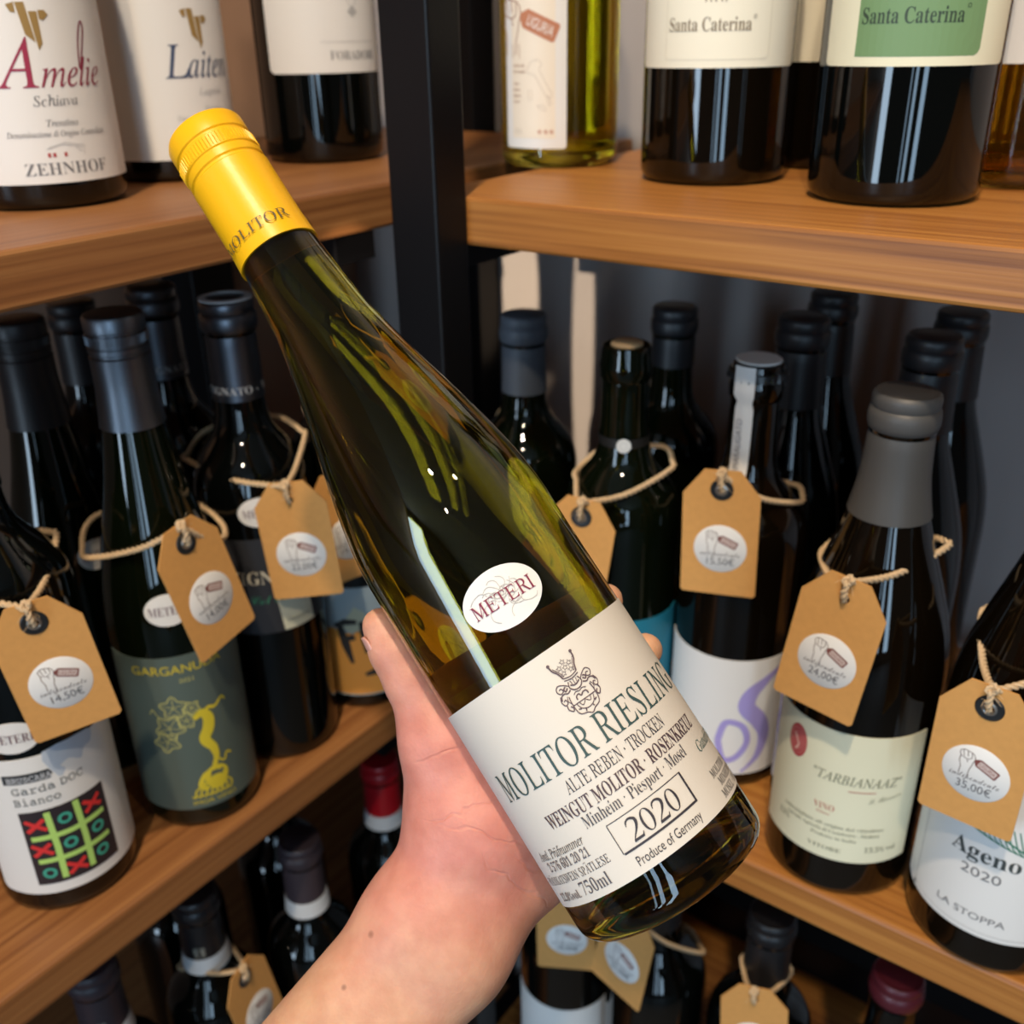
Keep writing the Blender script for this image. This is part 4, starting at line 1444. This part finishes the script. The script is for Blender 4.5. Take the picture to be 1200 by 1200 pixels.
def hp(phi, R, z):
    """point around the held bottle: phi degrees from the viewer's side towards the viewer's right, R from its axis, z above its base"""
    return np.array(HM @ Vector((R * math.cos(rad(phi)), R * math.sin(rad(phi)), z)))


def wp(px, py, dep):
    return np.array(at(px, py, dep))


# joints
TH_TIP = hp(-110, 0.0452, 0.1330)
TH_IP = hp(-113, 0.0470, 0.1100)
TH_MCP = hp(-116, 0.0515, 0.0830)
TH_CMC = hp(-121, 0.0605, 0.0520)
WR = wp(508, 1090, 0.372)
ELB = wp(180, 1560, 0.335)
armv = (ELB - WR) / np.linalg.norm(ELB - WR)
view = WR - EYE
view = view / np.linalg.norm(view)
acr = np.cross(armv, view)
acr = acr / np.linalg.norm(acr)      # across the wrist
PRIMS = []


def cap_(a, b, ra, rb, g='palm'):
    PRIMS.append((g, np.array(a), np.array(b), ra, rb))


# forearm: two side-by-side tapered bones under one skin
for sg in (-1, 1):
    cap_(WR + acr * (0.0085 if sg < 0 else 0.0095) * sg, WR + armv * 0.10 + acr * 0.0135 * sg, 0.0170, 0.0215)
    cap_(WR + armv * 0.10 + acr * 0.0135 * sg, ELB + acr * 0.018 * sg, 0.0215, 0.027)
# heel of the hand
HYP = hp(-137, 0.0640, 0.0330)
cap_(WR + acr * 0.0085, TH_CMC, 0.0165, 0.0205)
cap_(WR - acr * 0.0065, TH_CMC, 0.0165, 0.0195)
cap_(WR + acr * 0.0115, HYP, 0.0170, 0.0200)
cap_(WR - acr * 0.0065, HYP, 0.0170, 0.0205)
MC = [hp(-141, 0.0520, 0.1010), hp(-147, 0.0530, 0.0800), hp(-149, 0.0530, 0.0595), hp(-148, 0.0530, 0.0400)]
for k, p in enumerate(MC):
    cap_(TH_CMC if k < 2 else HYP, p, 0.0180, 0.0118)
cap_(TH_CMC, TH_MCP, 0.0200, 0.0140)
cap_(TH_CMC, MC[0], 0.0190, 0.0120)
cap_(TH_MCP, MC[0], 0.0085, 0.0085)
cap_(MC[0], MC[1], 0.0110, 0.0110)
cap_(MC[1], MC[2], 0.0110, 0.0110)
cap_(MC[2], MC[3], 0.0110, 0.0110)
cap_(TH_MCP, TH_IP, 0.0132, 0.0100, 'thumb')
cap_(TH_IP, TH_IP * 0.45 + TH_TIP * 0.55, 0.0100, 0.0092, 'thumb')
cap_(TH_IP * 0.45 + TH_TIP * 0.55, TH_TIP, 0.0092, 0.0070, 'thumb')
ZF = [(0.1010, 0.0985, 0.0965, 0.0955), (0.0800, 0.0765, 0.0735, 0.0715), (0.0595, 0.0545, 0.0510, 0.0485), (0.0400, 0.0365, 0.0345, 0.0335)]
PF = [(-141, -178, -208, -235), (-147, -184, -215, -239), (-149, -184, -210, -226), (-148, -178, -200, -214)]
RD = [(0.0098, 0.0086, 0.0077, 0.0066), (0.0100, 0.0088, 0.0079, 0.0068), (0.0096, 0.0084, 0.0075, 0.0064), (0.0086, 0.0074, 0.0066, 0.0057)]
for k in range(4):
    P = []
    for q in range(4):
        P.append(hp(PF[k][q], HR + RD[k][q] + (0.004 if q == 0 else 0.0), ZF[k][q]))
    P[0] = MC[k]
    # keep the phalanx clear of the glass between joints
    for q in range(3):
        cap_(P[q], P[q + 1], RD[k][q], RD[k][q + 1], 'finger%d' % k)


def sd_cone(X, a, b, ra, rb):
    ab = b - a
    L2 = ab @ ab
    t = np.clip(((X - a) @ ab) / L2, 0, 1)
    d = np.linalg.norm(X - a - t[:, None] * ab, axis=1)
    return d - (ra + (rb - ra) * t)


def smin(a, b, k):
    h = np.clip(0.5 + 0.5 * (b - a) / k, 0, 1)
    return b + (a - b) * h - k * h * (1 - h)


CREASES = []


def crease(pts, r=0.0011):
    pts = smoothpts(pts, 4)
    for a, b in zip(pts[:-1], pts[1:]):
        CREASES.append((np.array(a), np.array(b), r))


def hand_sdf(X):
    g = {}
    for name, a, b, ra, rb in PRIMS:
        d = sd_cone(X, a, b, ra, rb)
        if name in g:
            k = 0.014 if name == 'palm' else (0.004 if name == 'thumb' else 0.003)
            g[name] = smin(g[name], d, k)
        else:
            g[name] = d
    D = smin(g['palm'], g['thumb'], 0.009)
    F = None
    for k in range(4):
        F = g['finger%d' % k] if F is None else np.minimum(F, g['finger%d' % k])
    D = smin(D, F, 0.006)
    # the flesh flattens against the glass
    inv = np.array(HM.inverted())
    Y = X @ inv[:3, :3].T + inv[:3, 3]
    rr = np.hypot(Y[:, 0], Y[:, 1])
    db = np.maximum(rr - (HR + 0.0006), np.maximum(-Y[:, 2], Y[:, 2] - 0.16))
    q = -db
    h = np.clip(0.5 - 0.5 * (D - q) / 0.0025, 0, 1)
    D = D * h * 0 + np.maximum(D, q) + 0.0025 * h * (1 - h) * 0
    return D


def surface_nets(f, lo, hi, h):
    n = np.ceil((hi - lo) / h).astype(int) + 1
    gx, gy, gz = [lo[i] + h * np.arange(n[i]) for i in range(3)]
    V = np.empty(n)
    for i in range(n[0]):
        Yg, Zg = np.meshgrid(gy, gz, indexing='ij')
        X = np.stack([np.full(Yg.size, gx[i]), Yg.ravel(), Zg.ravel()], 1)
        V[i] = f(X).reshape(n[1], n[2])
    S = V < 0
    idx = -np.ones(n - 1, int)
    corners = [(a, b, c) for a in (0, 1) for b in (0, 1) for c in (0, 1)]
    cnt = sum(S[a:n[0] - 1 + a, b:n[1] - 1 + b, c:n[2] - 1 + c].astype(int) for a, b, c in corners)
    act = np.argwhere((cnt > 0) & (cnt < 8))
    idx[tuple(act.T)] = np.arange(len(act))
    acc = np.zeros((len(act), 3))
    num = np.zeros(len(act))
    for a in corners:
        for ax in range(3):
            if a[ax]:
                continue
            b = list(a)
            b[ax] = 1
            va = V[act[:, 0] + a[0], act[:, 1] + a[1], act[:, 2] + a[2]]
            vb = V[act[:, 0] + b[0], act[:, 1] + b[1], act[:, 2] + b[2]]
            m = (va < 0) != (vb < 0)
            t = np.where(m, va / np.where(m, va - vb, 1), 0)
            p = np.array(a, float)[None, :].repeat(len(act), 0)
            p[:, ax] += t
            acc[m] += p[m]
            num[m] += 1
    vs = lo + h * (act + acc / num[:, None])
    faces = []
    for ax in range(3):
        o1, o2 = [(1, 2), (2, 0), (0, 1)][ax]
        sl = [slice(0, n[i] - 1) for i in range(3)]
        A = S[tuple(sl)]
        sl2 = list(sl)
        sl2[ax] = slice(1, n[ax])
        B = S[tuple(sl2)]
        e = np.argwhere(A != B)
        e = e[(e[:, o1] > 0) & (e[:, o2] > 0)]
        d1 = np.zeros(3, int); d1[o1] = 1
        d2 = np.zeros(3, int); d2[o2] = 1
        q = [idx[tuple((e - x).T)] for x in (0 * d1, d1, d1 + d2, d2)]
        q = np.stack(q, 1)
        q = q[(q >= 0).all(1)]
        fl = A[tuple(e[:len(e)].T)]
        fl = fl[: len(q)]
        q[~fl] = q[~fl][:, ::-1]
        faces += [tuple(r) for r in q.tolist()]
    return vs, faces


pts = np.array([p for _, a, b, _, _ in PRIMS for p in (a, b)])
lo, hi = pts.min(0) - 0.032, pts.max(0) + 0.032
hv, hfc = surface_nets(hand_sdf, lo, hi, 0.0018)
# creases pressed in along the wrist and thumb
ctr = WR.copy()
me = bpy.data.meshes.new('person')
me.from_pydata([tuple(p) for p in (hv - ctr)], [], hfc)
me.update()
bm = bmesh.new()
bm.from_mesh(me)
bmesh.ops.recalc_face_normals(bm, faces=bm.faces)
for _ in range(2):
    bmesh.ops.smooth_vert(bm, verts=bm.verts, factor=0.5, use_axis_x=True, use_axis_y=True, use_axis_z=True)
bm.to_mesh(me)
bm.free()
me.polygons.foreach_set('use_smooth', [True] * len(me.polygons))
hand = bpy.data.objects.new('person', me)
COL.objects.link(hand)
hand.location = Vector(ctr)
tag_props(hand, 'bare left forearm and hand gripping the yellow capped bottle, thumb up its side', 'person')

m, N, L, B = new_mat('skin')
tc = N.new('ShaderNodeTexCoord')
# blush: pink palm and thumb, tan forearm (distance from the palm in the hand's own space)
palm_c = Vector((TH_CMC * 0.5 + TH_MCP * 0.5) - ctr)
vd = N.new('ShaderNodeVectorMath'); vd.operation = 'DISTANCE'
L.new(tc.outputs['Object'], vd.inputs[0])
vd.inputs[1].default_value = palm_c
n1 = N.new('ShaderNodeTexNoise'); n1.inputs['Scale'].default_value = 38; n1.inputs['Detail'].default_value = 3
L.new(tc.outputs['Object'], n1.inputs['Vector'])
ma = N.new('ShaderNodeMath'); ma.operation = 'MULTIPLY_ADD'
L.new(n1.outputs['Fac'], ma.inputs[0]); ma.inputs[1].default_value = 0.05
L.new(vd.outputs['Value'], ma.inputs[2])
cr = N.new('ShaderNodeValToRGB')
cr.color_ramp.elements[0].position = 0.055
cr.color_ramp.elements[0].color = (0.64, 0.265, 0.21, 1)
cr.color_ramp.elements[1].position = 0.115
cr.color_ramp.elements[1].color = (0.64, 0.37, 0.23, 1)
L.new(ma.outputs[0], cr.inputs[0])
n3 = N.new('ShaderNodeTexNoise'); n3.inputs['Scale'].default_value = 90; n3.inputs['Detail'].default_value = 4
L.new(tc.outputs['Object'], n3.inputs['Vector'])
mx = N.new('ShaderNodeMix'); mx.data_type = 'RGBA'; mx.blend_type = 'MULTIPLY'
cr2 = N.new('ShaderNodeValToRGB')
cr2.color_ramp.elements[0].color = (0.84, 0.74, 0.72, 1); cr2.color_ramp.elements[0].position = 0.3
cr2.color_ramp.elements[1].color = (1, 1, 1, 1); cr2.color_ramp.elements[1].position = 0.65
L.new(n3.outputs['Fac'], cr2.inputs[0])
mx.inputs[0].default_value = 1
L.new(cr.outputs[0], mx.inputs[6]); L.new(cr2.outputs[0], mx.inputs[7])
L.new(mx.outputs[2], B.inputs['Base Color'])
B.inputs['Roughness'].default_value = 0.52
B.inputs['Subsurface Weight'].default_value = 0.25
B.inputs['Subsurface Radius'].default_value = (0.006, 0.002, 0.001)
B.inputs['Subsurface Scale'].default_value = 1.0
n2 = N.new('ShaderNodeTexNoise'); n2.inputs['Scale'].default_value = 900; n2.inputs['Detail'].default_value = 4
L.new(tc.outputs['Object'], n2.inputs['Vector'])
# wrist and thumb creases: thin furrows where the skin folds across the limb


def furrow(point, normal, width, wob, fade_at, fade_r):
    p = Vector(point) - Vector(ctr)
    nn = Vector(normal).normalized()
    sb = N.new('ShaderNodeVectorMath'); sb.operation = 'SUBTRACT'
    L.new(tc.outputs['Object'], sb.inputs[0]); sb.inputs[1].default_value = p
    dt = N.new('ShaderNodeVectorMath'); dt.operation = 'DOT_PRODUCT'
    L.new(sb.outputs[0], dt.inputs[0]); dt.inputs[1].default_value = nn
    nw = N.new('ShaderNodeTexNoise'); nw.inputs['Scale'].default_value = 70; nw.inputs['Detail'].default_value = 2
    L.new(tc.outputs['Object'], nw.inputs['Vector'])
    w = N.new('ShaderNodeMath'); w.operation = 'MULTIPLY_ADD'
    L.new(nw.outputs['Fac'], w.inputs[0]); w.inputs[1].default_value = wob; L.new(dt.outputs['Value'], w.inputs[2])
    ab = N.new('ShaderNodeMath'); ab.operation = 'ABSOLUTE'
    L.new(w.outputs[0], ab.inputs[0])
    mr = N.new('ShaderNodeMapRange'); mr.interpolation_type = 'SMOOTHSTEP'
    L.new(ab.outputs[0], mr.inputs[0])
    mr.inputs[1].default_value = 0.0; mr.inputs[2].default_value = width; mr.inputs[3].default_value = 1.0; mr.inputs[4].default_value = 0.0
    ds = N.new('ShaderNodeVectorMath'); ds.operation = 'DISTANCE'
    L.new(tc.outputs['Object'], ds.inputs[0]); ds.inputs[1].default_value = Vector(fade_at) - Vector(ctr)
    fr = N.new('ShaderNodeMapRange'); fr.interpolation_type = 'SMOOTHSTEP'
    L.new(ds.outputs['Value'], fr.inputs[0])
    fr.inputs[1].default_value = fade_r * 0.35; fr.inputs[2].default_value = fade_r; fr.inputs[3].default_value = 1.0; fr.inputs[4].default_value = 0.0
    mu = N.new('ShaderNodeMath'); mu.operation = 'MULTIPLY'
    L.new(mr.outputs[0], mu.inputs[0]); L.new(fr.outputs[0], mu.inputs[1])
    return mu.outputs[0]


def near(px, py):
    """nearest point of the skin seen at this place"""
    r = ray(px, py)
    best = None
    P = hv - EYE
    r = r / np.linalg.norm(r)
    t = P @ r
    dd = np.linalg.norm(P - t[:, None] * r, axis=1)
    c = np.where(dd < 0.003)[0]
    return EYE + r * t[c].min() if len(c) else WR


heel = near(625, 1035)
thm = TH_MCP - TH_CMC
fs = [furrow(heel, armv * 0.95 + acr * 0.0, 0.0011, 0.010, near(635, 1050), 0.034),
      furrow(near(603, 1058), armv, 0.0009, 0.012, near(600, 1062), 0.030),
      furrow(near(590, 1000), armv + acr * 0.5, 0.0008, 0.010, near(570, 985), 0.022),
      furrow(near(510, 868), thm - acr * 0.004, 0.0009, 0.010, near(515, 870), 0.016),
      furrow(near(530, 925), thm, 0.0008, 0.014, near(535, 930), 0.020)]
acc = fs[0]
for q in fs[1:]:
    mxn = N.new('ShaderNodeMath'); mxn.operation = 'MAXIMUM'
    L.new(acc, mxn.inputs[0]); L.new(q, mxn.inputs[1])
    acc = mxn.outputs[0]
# two small moles on the forearm
for px, py, rr in ((432, 1095, 0.0016), (402, 1157, 0.0012)):
    q = near(px, py) - ctr
    ds = N.new('ShaderNodeVectorMath'); ds.operation = 'DISTANCE'
    L.new(tc.outputs['Object'], ds.inputs[0]); ds.inputs[1].default_value = q
    mr = N.new('ShaderNodeMapRange'); mr.inputs[1].default_value = rr * 0.5; mr.inputs[2].default_value = rr * 1.3; mr.inputs[3].default_value = 0.85; mr.inputs[4].default_value = 0.0
    L.new(ds.outputs['Value'], mr.inputs[0])
    mm = N.new('ShaderNodeMix'); mm.data_type = 'RGBA'
    src = B.inputs['Base Color'].links[0].from_socket
    L.new(mr.outputs[0], mm.inputs[0]); L.new(src, mm.inputs[6]); mm.inputs[7].default_value = (0.13, 0.05, 0.03, 1)
    L.new(mm.outputs[2], B.inputs['Base Color'])
sc_ = N.new('ShaderNodeMath'); sc_.operation = 'MULTIPLY'; L.new(acc, sc_.inputs[0]); sc_.inputs[1].default_value = -0.42
hs = N.new('ShaderNodeMath'); hs.operation = 'MULTIPLY_ADD'
n4 = N.new('ShaderNodeTexVoronoi'); n4.inputs['Scale'].default_value = 700
L.new(tc.outputs['Object'], n4.inputs['Vector'])
ad4 = N.new('ShaderNodeMath'); ad4.operation = 'ADD'
L.new(n2.outputs['Fac'], ad4.inputs[0]); L.new(n4.outputs['Distance'], ad4.inputs[1])
L.new(ad4.outputs[0], hs.inputs[0]); hs.inputs[1].default_value = 0.14; L.new(sc_.outputs[0], hs.inputs[2])
bp = N.new('ShaderNodeBump'); bp.inputs['Strength'].default_value = 0.8; bp.inputs['Distance'].default_value = 0.0007
L.new(hs.outputs[0], bp.inputs['Height']); L.new(bp.outputs[0], B.inputs['Normal'])
me.materials.append(m)
# thumbnail on the outer side of the thumb
ax = (TH_TIP - TH_IP) / np.linalg.norm(TH_TIP - TH_IP)
back = np.array(TH_TIP) - np.array(HM @ Vector((0, 0, 0.133)))
toe = EYE - TH_TIP
toe = toe / np.linalg.norm(toe)
back = back / np.linalg.norm(back)
back = back + 0.42 * toe
back -= ax * (back @ ax)
back /= np.linalg.norm(back)
sd = np.cross(ax, back)
o0 = TH_IP * 0.30 + TH_TIP * 0.70
mbn = MB()
cols = []
for i in range(13):
    v = -1 + 2 * i / 12
    for j in range(13):
        u = -1 + 2 * j / 12
        wdt = 0.72 * math.sqrt(max(0, 1 - (abs(v) ** 4) * 0.55))
        a = u * wdt
        r = 0.00945 - 0.0011 * (v + 1) / 2 * 1.0
        r += 0.0002 - 0.0003 * max(0, -v) ** 3
        p = o0 + ax * (v * 0.0066) + back * (r * math.cos(a)) + sd * (r * math.sin(a)) - ctr
        cols.append(tuple(p))
mbn.add(cols, [(i * 13 + j, i * 13 + j + 1, (i + 1) * 13 + j + 1, (i + 1) * 13 + j) for i in range(12) for j in range(12)])
nail = mbn.build('thumbnail', plain('nail', (0.62, 0.32, 0.26), 0.25, coat=0.3), hand)
sol = nail.modifiers.new('thickness', 'SOLIDIFY')
sol.thickness = 0.0006
